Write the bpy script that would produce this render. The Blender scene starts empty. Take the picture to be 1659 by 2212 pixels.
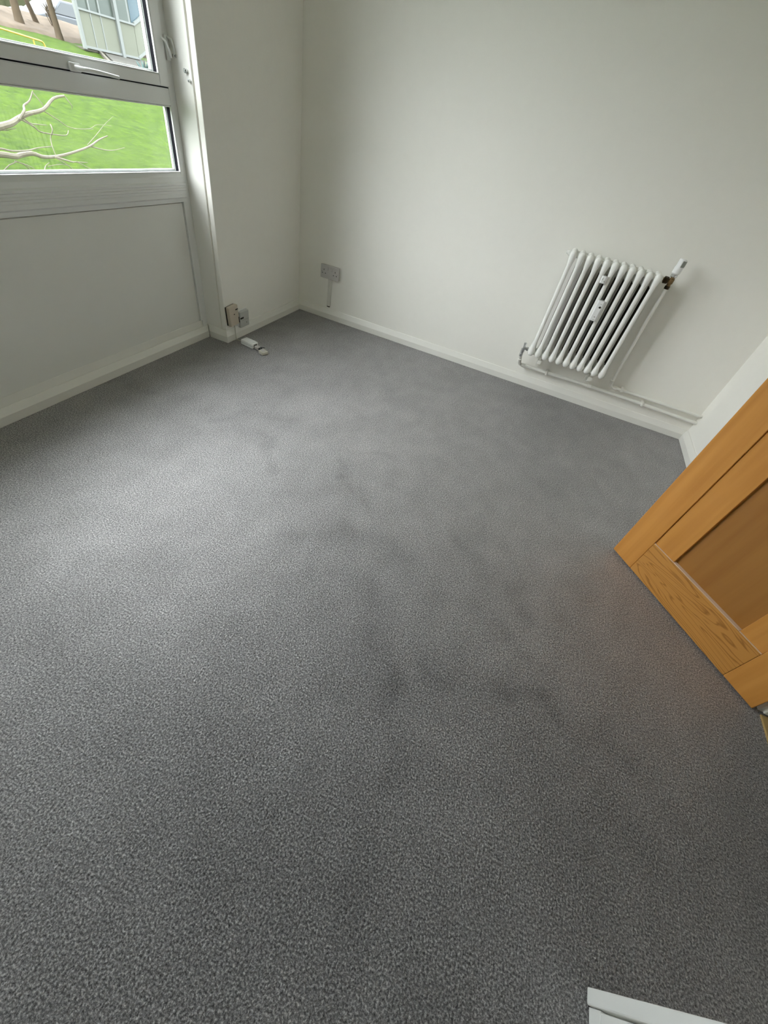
import bpy, bmesh, math, random
from mathutils import Vector, Matrix, noise
import numpy as np
random.seed(7)
SC = bpy.context.scene
COL = SC.collection
PI = math.pi

# ------------------------------------------------------------------ camera
IMG_W, IMG_H = 1659, 2212
CAM_A, CAM_B, CAM_C = 0.232533097, 0.796213925, 0.235559179
CAM_POS = Vector((1.76265949, -2.93046022, 1.2))
FOCAL_PX = 860.0
cd = bpy.data.cameras.new('camera')
cam = bpy.data.objects.new('camera', cd)
COL.objects.link(cam)
cd.sensor_fit = 'VERTICAL'
cd.sensor_height = 24.0
cd.lens = FOCAL_PX / IMG_H * 24.0
cd.clip_start = 0.02
cd.clip_end = 400
RM = (Matrix.Rotation(CAM_A, 4, 'Z') @ Matrix.Rotation(CAM_B, 4, 'X') @ Matrix.Rotation(CAM_C, 4, 'Z'))
cam.matrix_world = Matrix.Translation(CAM_POS) @ RM
SC.camera = cam

# ------------------------------------------------------------------ sky (overcast) and exposure
w = bpy.data.worlds.new('overcast_sky'); SC.world = w; w.use_nodes = True
nt = w.node_tree; nt.nodes.clear()
out = nt.nodes.new('ShaderNodeOutputWorld'); bg = nt.nodes.new('ShaderNodeBackground')
tc = nt.nodes.new('ShaderNodeTexCoord'); sx = nt.nodes.new('ShaderNodeSeparateXYZ')
cr = nt.nodes.new('ShaderNodeValToRGB')
nt.links.new(tc.outputs['Generated'], sx.inputs[0]); nt.links.new(sx.outputs['Z'], cr.inputs[0])
e = cr.color_ramp.elements
e[0].position = 0.0; e[0].color = (0.30, 0.32, 0.34, 1)
e[1].position = 1.0; e[1].color = (0.92, 0.98, 1.03, 1)
nt.links.new(cr.outputs[0], bg.inputs['Color']); bg.inputs['Strength'].default_value = 11.5
nt.links.new(bg.outputs[0], out.inputs['Surface'])
# sun behind thin cloud: broad and soft, coming in through the window
sd = bpy.data.lights.new('veiled_sun', 'SUN'); sd.energy = 6.5; sd.angle = math.radians(70); sd.color = (1.0, 1.0, 0.98)
sun = bpy.data.objects.new('veiled_sun', sd); COL.objects.link(sun); sun.location = (-8, -6, 10)
sun.rotation_euler = Vector((0.64, 0.50, -0.70)).to_track_quat('-Z', 'Y').to_euler()
SC.view_settings.view_transform = 'Standard'
SC.view_settings.look = 'None'
SC.view_settings.gamma = 1.0
SC.view_settings.use_curve_mapping = False
SC.view_settings.exposure = 0.24
SC.cycles.max_bounces = 14
SC.cycles.diffuse_bounces = 10
SC.cycles.transparent_max_bounces = 16
SC.cycles.sample_clamp_indirect = 8.0

# ------------------------------------------------------------------ helpers
def tag(o, label=None, cat=None, group=None, kind=None):
    if label: o['label'] = label
    if cat: o['category'] = cat
    if group: o['group'] = group
    if kind: o['kind'] = kind
    return o

def obj(name, bm, m, parent=None, smooth=False, bevel=0.0, seg=2, autosmooth=True):
    me = bpy.data.meshes.new(name)
    bmesh.ops.recalc_face_normals(bm, faces=bm.faces)
    bm.to_mesh(me); bm.free()
    o = bpy.data.objects.new(name, me); COL.objects.link(o)
    for mm in (m if isinstance(m, (list, tuple)) else [m]):
        me.materials.append(mm)
    if smooth:
        for p in me.polygons: p.use_smooth = True
        if autosmooth:
            md = o.modifiers.new('es', 'EDGE_SPLIT'); md.split_angle = math.radians(40)
    if bevel > 0:
        b = o.modifiers.new('bevel', 'BEVEL'); b.width = bevel; b.segments = seg; b.limit_method = 'ANGLE'; b.angle_limit = math.radians(40)
        b.harden_normals = False
    if parent is not None: o.parent = parent
    return o

def empty(name, loc=(0, 0, 0), rz=0.0):
    o = bpy.data.objects.new(name, None); COL.objects.link(o)
    o.location = loc; o.rotation_euler = (0, 0, rz); o.empty_display_size = 0.05
    return o

def box(bm, x0, x1, y0, y1, z0, z1, M=None):
    vs = [bm.verts.new(Vector(c)) for c in ((x0,y0,z0),(x1,y0,z0),(x1,y1,z0),(x0,y1,z0),(x0,y0,z1),(x1,y0,z1),(x1,y1,z1),(x0,y1,z1))]
    if M is not None:
        for v in vs: v.co = M @ v.co
    for f in ((0,3,2,1),(4,5,6,7),(0,1,5,4),(1,2,6,5),(2,3,7,6),(3,0,4,7)):
        bm.faces.new([vs[i] for i in f])
    return vs

def boxbm(*a, **k):
    bm = bmesh.new(); box(bm, *a, **k); return bm

def ring(bm, c, t, r, n, up=None, ry=None):
    t = t.normalized()
    a = up or (Vector((0, 0, 1)) if abs(t.z) < .9 else Vector((1, 0, 0)))
    u = t.cross(a).normalized(); v = t.cross(u).normalized()
    return [bm.verts.new(c + u * math.cos(2*PI*i/n) * r + v * math.sin(2*PI*i/n) * (ry if ry is not None else r)) for i in range(n)]

def tube(bm, pts, rad, n=12, cap=True):
    pts = [Vector(p) for p in pts]
    rs = rad if isinstance(rad, (list, tuple)) else [rad] * len(pts)
    prev = None; up = None; first = None
    for i, p in enumerate(pts):
        if i == 0: t = pts[1] - p
        elif i == len(pts) - 1: t = p - pts[i-1]
        else: t = (pts[i+1] - p).normalized() + (p - pts[i-1]).normalized()
        t.normalize()
        if up is None:
            up = Vector((0, 0, 1)) if abs(t.z) < .9 else Vector((1, 0, 0))
        u = (up - t * up.dot(t)).normalized(); v = t.cross(u); up = u
        rg = [bm.verts.new(p + u * math.cos(2*PI*k/n) * rs[i] + v * math.sin(2*PI*k/n) * rs[i]) for k in range(n)]
        if prev:
            for k in range(n): bm.faces.new([prev[k], prev[(k+1) % n], rg[(k+1) % n], rg[k]])
        else: first = rg
        prev = rg
    if cap:
        bm.faces.new(first[::-1]); bm.faces.new(prev)

def arc_path(pts, r, n=5):
    """round the corners of a polyline with radius r"""
    pts = [Vector(p) for p in pts]; o = [pts[0]]
    for i in range(1, len(pts) - 1):
        a, b, c = pts[i-1], pts[i], pts[i+1]
        d1 = (a - b).normalized(); d2 = (c - b).normalized()
        p1 = b + d1 * r; p2 = b + d2 * r
        for k in range(n + 1):
            t = k / n
            o.append((1-t)**2 * p1 + 2*t*(1-t) * b + t*t * p2)
    o.append(pts[-1]); return o

def lathe(bm, prof, c=(0, 0, 0), n=20, M=None):
    """prof: list of (r, z)"""
    c = Vector(c); prev = None; first = None
    for r, z in prof:
        rg = []
        for k in range(n):
            p = Vector((r * math.cos(2*PI*k/n), r * math.sin(2*PI*k/n), z))
            if M is not None: p = M @ p
            rg.append(bm.verts.new(c + p))
        if prev:
            for k in range(n): bm.faces.new([prev[k], prev[(k+1) % n], rg[(k+1) % n], rg[k]])
        else: first = rg
        prev = rg
    bm.faces.new(first[::-1]); bm.faces.new(prev)

def extrude_profile(bm, prof, p0, p1, inward, up=Vector((0, 0, 1)), m0=0.0, m1=0.0):
    """prof: (depth, height) loop; depth along inward; mitre: shift along run by m*depth"""
    p0 = Vector(p0); p1 = Vector(p1); inward = Vector(inward); d = (p1 - p0).normalized()
    A = [bm.verts.new(p0 + inward * a + up * b + d * (m0 * a)) for a, b in prof]
    B = [bm.verts.new(p1 + inward * a + up * b + d * (m1 * a)) for a, b in prof]
    n = len(prof)
    for i in range(n): bm.faces.new([A[i], A[(i+1) % n], B[(i+1) % n], B[i]])
    bm.faces.new(A[::-1]); bm.faces.new(B)

# ------------------------------------------------------------------ materials
def newmat(name):
    m = bpy.data.materials.new(name); m.use_nodes = True
    return m, m.node_tree, m.node_tree.nodes['Principled BSDF']

def paint(name, col, rough=0.5, spec=0.5, bump=0.0, scale=60, var=0.02, metal=0.0, tint=None):
    m, nt, b = newmat(name)
    b.inputs['Roughness'].default_value = rough
    b.inputs['Specular IOR Level'].default_value = spec
    b.inputs['Metallic'].default_value = metal
    tc = nt.nodes.new('ShaderNodeTexCoord'); nz = nt.nodes.new('ShaderNodeTexNoise')
    nz.inputs['Scale'].default_value = scale * 0.12; nz.inputs['Detail'].default_value = 5
    nt.links.new(tc.outputs['Object'], nz.inputs['Vector'])
    mx = nt.nodes.new('ShaderNodeMix'); mx.data_type = 'RGBA'
    c0 = [max(0, c * (1 - var)) for c in col]; c1 = [min(1, c * (1 + var)) for c in col]
    if tint: c0 = tint
    mx.inputs[6].default_value = (*c0, 1); mx.inputs[7].default_value = (*c1, 1)
    nt.links.new(nz.outputs['Fac'], mx.inputs[0]); nt.links.new(mx.outputs[2], b.inputs['Base Color'])
    if bump > 0:
        n2 = nt.nodes.new('ShaderNodeTexNoise'); n2.inputs['Scale'].default_value = scale; n2.inputs['Detail'].default_value = 4
        nt.links.new(tc.outputs['Object'], n2.inputs['Vector'])
        bp = nt.nodes.new('ShaderNodeBump'); bp.inputs['Strength'].default_value = bump; bp.inputs['Distance'].default_value = 0.002
        nt.links.new(n2.outputs['Fac'], bp.inputs['Height']); nt.links.new(bp.outputs[0], b.inputs['Normal'])
    return m

M_WALL = paint('wall_emulsion', (0.86, 0.845, 0.795), 0.85, 0.2, 0.25, 180, 0.015)
M_CEIL = paint('ceiling_emulsion', (0.88, 0.875, 0.84), 0.9, 0.2, 0.1, 90, 0.01)
M_GLOSS = paint('white_gloss_paint', (0.80, 0.79, 0.745), 0.32, 0.5, 0.12, 40, 0.03)
M_FRAME = paint('white_window_frame', (0.78, 0.79, 0.78), 0.3, 0.5, 0.05, 40, 0.015)
M_PANEL = paint('window_infill_panel', (0.78, 0.78, 0.745), 0.42, 0.4, 0.06, 60, 0.015)
M_RAD = paint('radiator_enamel', (0.83, 0.83, 0.80), 0.25, 0.5, 0.0, 30, 0.02)
M_RADSHADE = paint('radiator_gap_shade', (0.055, 0.045, 0.035), 0.8, 0.1, 0, 60, 0.3)  # shade of the gaps, painted onto the tubes behind the front row
M_PIPE = paint('painted_pipe', (0.80, 0.79, 0.74), 0.35, 0.5, 0.05, 80, 0.04)
M_PLAST = paint('white_plastic', (0.80, 0.80, 0.80), 0.35, 0.5, 0, 30, 0.01)
M_BEIGE = paint('aged_beige_plastic', (0.56, 0.49, 0.40), 0.45, 0.4, 0, 70, 0.10)
M_SOCK = paint('grey_white_plastic', (0.52, 0.50, 0.49), 0.4, 0.5, 0, 50, 0.05)
M_BLACK = paint('black_rubber', (0.008, 0.008, 0.012), 0.7, 0.1, 0, 30, 0.1)
M_HOLE = paint('dark_slot', (0.03, 0.028, 0.022), 0.7, 0.2, 0, 30, 0.1)
M_CHROME = paint('chrome', (0.62, 0.63, 0.64), 0.18, 0.5, 0, 30, 0.05, metal=1.0)
M_BRASS = paint('tarnished_brass', (0.20, 0.13, 0.06), 0.45, 0.5, 0, 60, 0.3, metal=0.8)
M_DBRASS = paint('dark_brass_nut', (0.05, 0.035, 0.018), 0.45, 0.5, 0, 60, 0.3, metal=0.7)
M_GREY = paint('grey_plastic_grip', (0.33, 0.34, 0.31), 0.5, 0.4, 0, 30, 0.05)
M_CABLE = paint('cream_cable', (0.55, 0.53, 0.46), 0.5, 0.4, 0, 30, 0.05)
M_YELLOW = paint('yellow_paint', (0.372, 0.252, 0.030), 0.45, 0.5, 0, 30, 0.05)
M_HALLW = paint('hall_wall', (0.55, 0.54, 0.5), 0.9, 0.2, 0, 30, 0.02)
M_THRESH = paint('oak_threshold', (0.36, 0.24, 0.09), 0.5, 0.4, 0, 60, 0.2)
M_BRICK = paint('outside_render', (0.35, 0.33, 0.30), 0.9, 0.2, 0, 30, 0.1)

def mat_glass():
    m, nt, b = newmat('window_glass'); nt.nodes.remove(b)
    o = nt.nodes['Material Output']
    tr = nt.nodes.new('ShaderNodeBsdfTransparent'); tr.inputs[0].default_value = (0.975, 0.985, 0.98, 1)
    gl = nt.nodes.new('ShaderNodeBsdfGlossy'); gl.inputs['Roughness'].default_value = 0.02; gl.inputs[0].default_value = (1, 1, 1, 1)
    lw = nt.nodes.new('ShaderNodeLayerWeight'); lw.inputs['Blend'].default_value = 0.5     # thin pane: Schlick reflectance
    pw = nt.nodes.new('ShaderNodeMath'); pw.operation = 'POWER'; pw.inputs[1].default_value = 5.0
    fr = nt.nodes.new('ShaderNodeMath'); fr.operation = 'MULTIPLY_ADD'; fr.inputs[1].default_value = 0.9; fr.inputs[2].default_value = 0.04
    nt.links.new(lw.outputs['Facing'], pw.inputs[0]); nt.links.new(pw.outputs[0], fr.inputs[0])
    mx = nt.nodes.new('ShaderNodeMixShader')
    nt.links.new(fr.outputs[0], mx.inputs[0]); nt.links.new(tr.outputs[0], mx.inputs[1]); nt.links.new(gl.outputs[0], mx.inputs[2])
    nt.links.new(mx.outputs[0], o.inputs['Surface'])
    return m
M_GLASS = mat_glass()

LUSTRE = 0.20
def mat_carpet():
    m, nt, b = newmat('grey_twist_carpet')
    N = nt.nodes.new; Lk = nt.links.new
    tc = N('ShaderNodeTexCoord')
    # tufts
    n1 = N('ShaderNodeTexNoise'); n1.inputs['Scale'].default_value = 215; n1.inputs['Detail'].default_value = 4; n1.inputs['Roughness'].default_value = 0.75
    n2 = N('ShaderNodeTexNoise'); n2.inputs['Scale'].default_value = 70; n2.inputs['Detail'].default_value = 3
    vo = N('ShaderNodeTexVoronoi'); vo.inputs['Scale'].default_value = 230
    for n_ in (n1, n2, vo): Lk(tc.outputs['Object'], n_.inputs['Vector'])
    mr = N('ShaderNodeMapRange'); mr.inputs['From Min'].default_value = 0.34; mr.inputs['From Max'].default_value = 0.68
    Lk(n1.outputs['Fac'], mr.inputs['Value'])
    cr = N('ShaderNodeValToRGB'); e = cr.color_ramp.elements
    e[0].position = 0.0; e[0].color = (0.020, 0.020, 0.022, 1)
    e[1].position = 1.0; e[1].color = (0.60, 0.59, 0.60, 1)
    k = cr.color_ramp.elements.new(0.5); k.color = (0.170, 0.167, 0.176, 1)
    Lk(mr.outputs[0], cr.inputs[0])
    # pile lay and painted wall-side shade, from the mesh attribute
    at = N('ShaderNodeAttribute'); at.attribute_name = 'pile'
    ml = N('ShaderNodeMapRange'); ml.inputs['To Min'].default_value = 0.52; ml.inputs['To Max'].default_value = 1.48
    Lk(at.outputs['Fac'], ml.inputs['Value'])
    m2 = N('ShaderNodeMapRange'); m2.inputs['From Min'].default_value = 0.3; m2.inputs['From Max'].default_value = 0.7
    m2.inputs['To Min'].default_value = 0.88; m2.inputs['To Max'].default_value = 1.12
    Lk(n2.outputs['Fac'], m2.inputs['Value'])
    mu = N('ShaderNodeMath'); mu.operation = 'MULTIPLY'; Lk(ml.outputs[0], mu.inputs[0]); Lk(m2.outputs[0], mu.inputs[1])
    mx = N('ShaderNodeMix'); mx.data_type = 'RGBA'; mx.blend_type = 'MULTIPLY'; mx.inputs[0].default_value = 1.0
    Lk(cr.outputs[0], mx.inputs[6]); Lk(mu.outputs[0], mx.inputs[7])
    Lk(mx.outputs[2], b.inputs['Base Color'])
    b.inputs['Roughness'].default_value = 0.9; b.inputs['Specular IOR Level'].default_value = 0.2
    b.inputs['Sheen Weight'].default_value = 0.15; b.inputs['Sheen Roughness'].default_value = 0.5
    ad = N('ShaderNodeMath'); ad.operation = 'ADD'; Lk(n1.outputs['Fac'], ad.inputs[0]); Lk(vo.outputs['Distance'], ad.inputs[1])
    bp = N('ShaderNodeBump'); bp.inputs['Strength'].default_value = 0.7; bp.inputs['Distance'].default_value = 0.004
    Lk(ad.outputs[0], bp.inputs['Height']); Lk(bp.outputs[0], b.inputs['Normal'])
    # synthetic-fibre lustre on the flattened pile tips
    gl = N('ShaderNodeBsdfGlossy'); gl.inputs['Roughness'].default_value = 0.57
    b2 = N('ShaderNodeBump'); b2.inputs['Strength'].default_value = 0.4; b2.inputs['Distance'].default_value = 0.003
    Lk(ad.outputs[0], b2.inputs['Height']); Lk(b2.outputs[0], gl.inputs['Normal'])
    lw = N('ShaderNodeLayerWeight'); lw.inputs['Blend'].default_value = 0.5
    pw = N('ShaderNodeFloatCurve'); cv = pw.mapping.curves[0]
    cv.points[0].location = (0.0, 0.035); cv.points[1].location = (1.0, 0.06)
    for px_, py_ in ((0.10, 0.075), (0.20, 0.13), (0.36, LUSTRE), (0.52, 0.19), (0.7, 0.11)): cv.points.new(px_, py_)
    pw.mapping.update()
    gl.inputs['Color'].default_value = (1.0, 0.965, 0.95, 1)
    Lk(lw.outputs['Facing'], pw.inputs['Value'])
    wt = N('ShaderNodeMapRange'); wt.inputs['To Min'].default_value = 0.25; wt.inputs['To Max'].default_value = 1.75; Lk(mr.outputs[0], wt.inputs['Value'])
    w2 = N('ShaderNodeMath'); w2.operation = 'MULTIPLY'; Lk(pw.outputs[0], w2.inputs[0]); Lk(wt.outputs[0], w2.inputs[1])
    w3 = N('ShaderNodeMath'); w3.operation = 'MULTIPLY'; Lk(w2.outputs[0], w3.inputs[0]); Lk(ml.outputs[0], w3.inputs[1])
    mxs = N('ShaderNodeMixShader'); Lk(w3.outputs[0], mxs.inputs[0]); Lk(b.outputs[0], mxs.inputs[1]); Lk(gl.outputs[0], mxs.inputs[2])
    Lk(mxs.outputs[0], nt.nodes['Material Output'].inputs['Surface'])
    return m
M_CARPET = mat_carpet()

def mat_oak(name, axis='Z', cathedral=False, seed=0.0, dark=1.0):
    """long grain along local axis"""
    m, nt, b = newmat(name)
    N = nt.nodes.new; Lk = nt.links.new
    tc = N('ShaderNodeTexCoord'); mp = N('ShaderNodeMapping')
    sc = {'Z': (14, 14, 0.9), 'X': (0.9, 14, 14)}[axis]
    if cathedral: sc = (1.3, 9, 9)
    mp.inputs['Scale'].default_value = sc; mp.inputs['Location'].default_value = (seed, seed * 1.7, seed * .6)
    Lk(tc.outputs['Object'], mp.inputs['Vector'])
    nz = N('ShaderNodeTexNoise'); nz.inputs['Scale'].default_value = 1.3 if cathedral else 2.0; nz.inputs['Detail'].default_value = 2.5 if cathedral else 6
    nz.inputs['Distortion'].default_value = 0.6 if cathedral else 0.2
    Lk(mp.outputs[0], nz.inputs['Vector'])
    fac = nz.outputs['Fac']
    if cathedral:
        mm = N('ShaderNodeMath'); mm.operation = 'MULTIPLY'; mm.inputs[1].default_value = 26; Lk(fac, mm.inputs[0])
        pg = N('ShaderNodeMath'); pg.operation = 'PINGPONG'; pg.inputs[1].default_value = 1.0; Lk(mm.outputs[0], pg.inputs[0])
        fac = pg.outputs[0]
    cr = N('ShaderNodeValToRGB'); e = cr.color_ramp.elements
    if cathedral:
        e[0].position = 0.0; e[0].color = (0.31, 0.125, 0.020, 1); e[1].position = 0.38; e[1].color = (0.52, 0.24, 0.052, 1)
    else:
        e[0].position = 0.3; e[0].color = (0.50, 0.21, 0.038, 1); e[1].position = 0.72; e[1].color = (0.62, 0.285, 0.062, 1)
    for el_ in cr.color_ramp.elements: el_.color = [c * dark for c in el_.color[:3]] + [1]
    Lk(fac, cr.inputs[0])
    Lk(cr.outputs[0], b.inputs['Base Color'])
    b.inputs['Roughness'].default_value = 0.36; b.inputs['Specular IOR Level'].default_value = 0.45
    bp = N('ShaderNodeBump'); bp.inputs['Strength'].default_value = 0.08; bp.inputs['Distance'].default_value = 0.001
    Lk(fac, bp.inputs['Height']); Lk(bp.outputs[0], b.inputs['Normal'])
    return m
M_OAKV = mat_oak('oak_upright_grain', 'Z')
M_OAKV2 = mat_oak('oak_panel_grain', 'Z', seed=3.1)
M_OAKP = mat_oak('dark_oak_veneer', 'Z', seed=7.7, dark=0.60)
M_OAKE = paint('oak_edge_highlight', (0.62, 0.46, 0.34), 0.6, 0.3, 0, 60, 0.08)  # pale colour paints a highlight along the bottom rail's upward edge
M_OAKH = mat_oak('oak_cross_grain', 'X', True, seed=1.3)

def mat_grass():
    m, nt, b = newmat('lawn_grass')
    N = nt.nodes.new; Lk = nt.links.new
    tc = N('ShaderNodeTexCoord')
    n1 = N('ShaderNodeTexNoise'); n1.inputs['Scale'].default_value = 5.5; n1.inputs['Detail'].default_value = 8; n1.inputs['Roughness'].default_value = 0.7
    n2 = N('ShaderNodeTexNoise'); n2.inputs['Scale'].default_value = 0.35; n2.inputs['Detail'].default_value = 4
    Lk(tc.outputs['Object'], n1.inputs['Vector']); Lk(tc.outputs['Object'], n2.inputs['Vector'])
    cr = N('ShaderNodeValToRGB'); e = cr.color_ramp.elements
    e[0].position = 0.34; e[0].color = (0.016, 0.034, 0.003, 1)
    e[1].position = 0.66; e[1].color = (0.046, 0.080, 0.004, 1)
    Lk(n1.outputs['Fac'], cr.inputs[0])
    mx = N('ShaderNodeMix'); mx.data_type = 'RGBA'; mx.inputs[7].default_value = (0.042, 0.066, 0.010, 1)
    mr = N('ShaderNodeMapRange'); mr.inputs['From Min'].default_value = 0.45; mr.inputs['From Max'].default_value = 0.75; mr.inputs['To Max'].default_value = 0.6
    Lk(n2.outputs['Fac'], mr.inputs['Value']); Lk(mr.outputs[0], mx.inputs[0]); Lk(cr.outputs[0], mx.inputs[6])
    Lk(mx.outputs[2], b.inputs['Base Color'])
    b.inputs['Roughness'].default_value = 0.95; b.inputs['Specular IOR Level'].default_value = 0.1
    bp = N('ShaderNodeBump'); bp.inputs['Strength'].default_value = 0.6; bp.inputs['Distance'].default_value = 0.08
    Lk(n1.outputs['Fac'], bp.inputs['Height']); Lk(bp.outputs[0], b.inputs['Normal'])
    return m
M_GRASS = mat_grass()
M_BARK = paint('pale_bark', (0.25, 0.23, 0.185), 0.8, 0.2, 0.5, 60, 0.3)
M_TRUNK = paint('ochre_bark', (0.078, 0.057, 0.036), 0.9, 0.2, 0.5, 50, 0.45)
M_LITTER = paint('leaf_litter', (0.088, 0.068, 0.050), 0.95, 0.1, 0.9, 45, 0.6)
M_PAVE = paint('paving', (0.069, 0.066, 0.057), 0.9, 0.2, 0.2, 12, 0.15)
M_KERB = paint('concrete_kerb', (0.09, 0.082, 0.066), 0.9, 0.2, 0.2, 12, 0.1)
M_CREAM = paint('pale_green_panel', (0.135, 0.142, 0.108), 0.7, 0.3, 0, 3, 0.08)
M_WRAIL = paint('white_rail_paint', (0.162, 0.174, 0.165), 0.5, 0.4, 0, 12, 0.05)
M_SCREEN = paint('dull_green_glazing', (0.060, 0.075, 0.063), 0.25, 0.5, 0, 12, 0.25)
M_BLUEG = paint('blue_glazing', (0.036, 0.069, 0.087), 0.15, 0.6, 0, 14, 0.4)
M_CARW = paint('silver_car_paint', (0.085, 0.092, 0.105), 0.3, 0.5, 0, 5, 0.03)
M_CARG = paint('grey_car_paint', (0.051, 0.051, 0.060), 0.3, 0.5, 0, 5, 0.05)
M_CARGL = paint('car_glass', (0.02, 0.026, 0.03), 0.1, 0.6, 0, 5, 0.1)
M_TYRE = paint('tyre_rubber', (0.02, 0.02, 0.02), 0.8, 0.2, 0, 5, 0.1)
M_LEAF1 = paint('bright_leaf', (0.078, 0.126, 0.018), 0.6, 0.3, 0, 5, 0.25)
M_LEAF2 = paint('blue_green_leaf', (0.021, 0.060, 0.054), 0.6, 0.3, 0, 5, 0.25)
M_HEDGE = paint('dull_hedge', (0.06, 0.065, 0.03), 0.9, 0.2, 0, 5, 0.4)

# ------------------------------------------------------------------ room shell
RW = 2.95          # right wall
RY = -3.35         # rear wall
CH = 2.44          # ceiling
WX = -0.14         # window frame face
PY = -0.862        # pier arris
WY1 = -2.70        # far (left) end of the window
WT = 2.32          # window top
DY0, DY1, DH = -1.925, -2.635, 2.0   # doorway in right wall

# floor: carpet, a fine mesh whose 'pile' attribute holds how the pile lies (footprints, hoover marks) and painted shade by the window wall
import mathutils
def px2floor(px, py):
    v = RM.to_3x3() @ Vector(((px - IMG_W/2) / FOCAL_PX, -(py - IMG_H/2) / FOCAL_PX, -1))
    t = -CAM_POS.z / v.z
    return CAM_POS.x + v.x * t, CAM_POS.y + v.y * t
# (x, y, length radius, width radius, angle deg, strength) measured on the carpet, metres
MARKS = [  # measured in the photo's frame, turned into floor metres once here: centre, end point, half width m, strength
    ((800,1270),(838,1480),.050,-.34), ((838,1480),(850,1690),.040,-.26), ((925,1440),(965,1480),.035,-.36),
    ((1085,1480),(1110,1500),.025,-.40), ((1130,1490),(1165,1510),.028,-.40), ((1175,1520),(1215,1560),.028,-.40),
    ((1100,1270),(1135,1330),.028,-.30), ((1080,1350),(1110,1370),.022,-.28), ((1140,1420),(1170,1450),.02,-.28),
    ((640,1160),(760,1140),.05,-.26), ((760,1145),(880,1190),.05,-.26), ((985,1170),(1030,1200),.03,-.28), ((1100,1190),(1130,1280),.03,-.2),
    ((735,990),(745,1030),.018,-.34), ((745,1030),(765,1070),.018,-.28), ((785,1060),(795,1095),.014,-.28), ((760,975),(850,985),.014,-.22),
    ((560,930),(590,1010),.035,-.32), ((470,905),(530,895),.03,-.30), ((560,895),(620,905),.04,-.22), ((600,800),(620,860),.06,-.25),
    ((320,850),(280,830),.03,-.25), ((60,960),(140,920),.10,-.15),
    ((780,1700),(790,1950),.05,-.18), ((880,1640),(1000,1700),.05,-.14), ((1150,1700),(1250,1830),.08,-.22), ((1290,1750),(1400,1850),.06,-.2),
    ((1300,1600),(1360,1650),.06,-.2), ((1200,1060),(1330,1000),.06,-.10), ((1250,1130),(1300,1200),.06,-.10),
    ((680,870),(800,880),.16,.22), ((560,960),(900,960),.10,.20), ((150,1180),(420,1010),.16,.22), ((620,1330),(650,1500),.10,.12), ((950,1560),(1000,1620),.07,.10),
    ((1200,1400),(1260,1500),.10,.08), ((1350,1340),(1420,1400),.10,.10), ((960,1250),(1050,1400),.06,.14), ((300,1400),(200,1700),.16,.10),
    ((900,2000),(1200,2050),.15,-.14), ((500,1800),(700,1900),.14,-.10), ((200,2050),(400,2150),.14,-.10),
    ((470,720),(640,690),.10,-.30), ((250,820),(470,740),.10,-.22),  # shade painted along the foot of the window wall
]
MK = []
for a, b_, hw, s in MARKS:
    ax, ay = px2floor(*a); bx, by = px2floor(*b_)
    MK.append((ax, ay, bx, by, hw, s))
def make_floor():
    nx, ny = 260, 300
    x = np.linspace(-0.16, 3.0, nx); y = np.linspace(RY - 0.02, 0.02, ny)
    X, Y = np.meshgrid(x, y)
    P = np.full(X.shape, 0.5)
    WXn = X + 0.02 * np.sin(31 * Y + 3) ; WYn = Y + 0.02 * np.sin(27 * X + 1)
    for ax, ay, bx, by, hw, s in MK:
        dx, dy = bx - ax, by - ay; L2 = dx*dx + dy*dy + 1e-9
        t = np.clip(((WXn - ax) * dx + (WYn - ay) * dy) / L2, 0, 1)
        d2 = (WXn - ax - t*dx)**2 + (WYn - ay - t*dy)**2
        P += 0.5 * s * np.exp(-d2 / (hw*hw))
    nz = np.array([noise.fractal(Vector((a * 3.2, b_ * 3.2, 0)), 0.9, 2.1, 4) for a, b_ in zip(X.ravel(), Y.ravel())]).reshape(X.shape)
    nf = np.array([noise.fractal(Vector((a * 13, b_ * 9, 5)), 0.9, 2.1, 3) for a, b_ in zip(X.ravel(), Y.ravel())]).reshape(X.shape)
    P += 0.11 * nz + 0.10 * nf
    P = np.clip(P, 0, 1)
    verts = np.stack([X.ravel(), Y.ravel(), np.zeros(X.size)], 1)
    idx = np.arange(nx * ny).reshape(ny, nx)
    faces = np.stack([idx[:-1, :-1].ravel(), idx[:-1, 1:].ravel(), idx[1:, 1:].ravel(), idx[1:, :-1].ravel()], 1)
    me = bpy.data.meshes.new('floor'); me.from_pydata(verts.tolist(), [], faces.tolist())
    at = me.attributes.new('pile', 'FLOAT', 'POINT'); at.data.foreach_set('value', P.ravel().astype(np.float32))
    me.materials.append(M_CARPET)
    o = bpy.data.objects.new('floor', me); COL.objects.link(o)
    return o
floor = make_floor()
tag(floor, 'mottled grey twist pile carpet covering the whole floor', 'carpet', kind='structure')
bm = boxbm(-0.3, 3.1, RY - 0.12, 0.12, -0.25, -0.003); sl = obj('floor_slab', bm, M_BRICK, floor)

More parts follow.
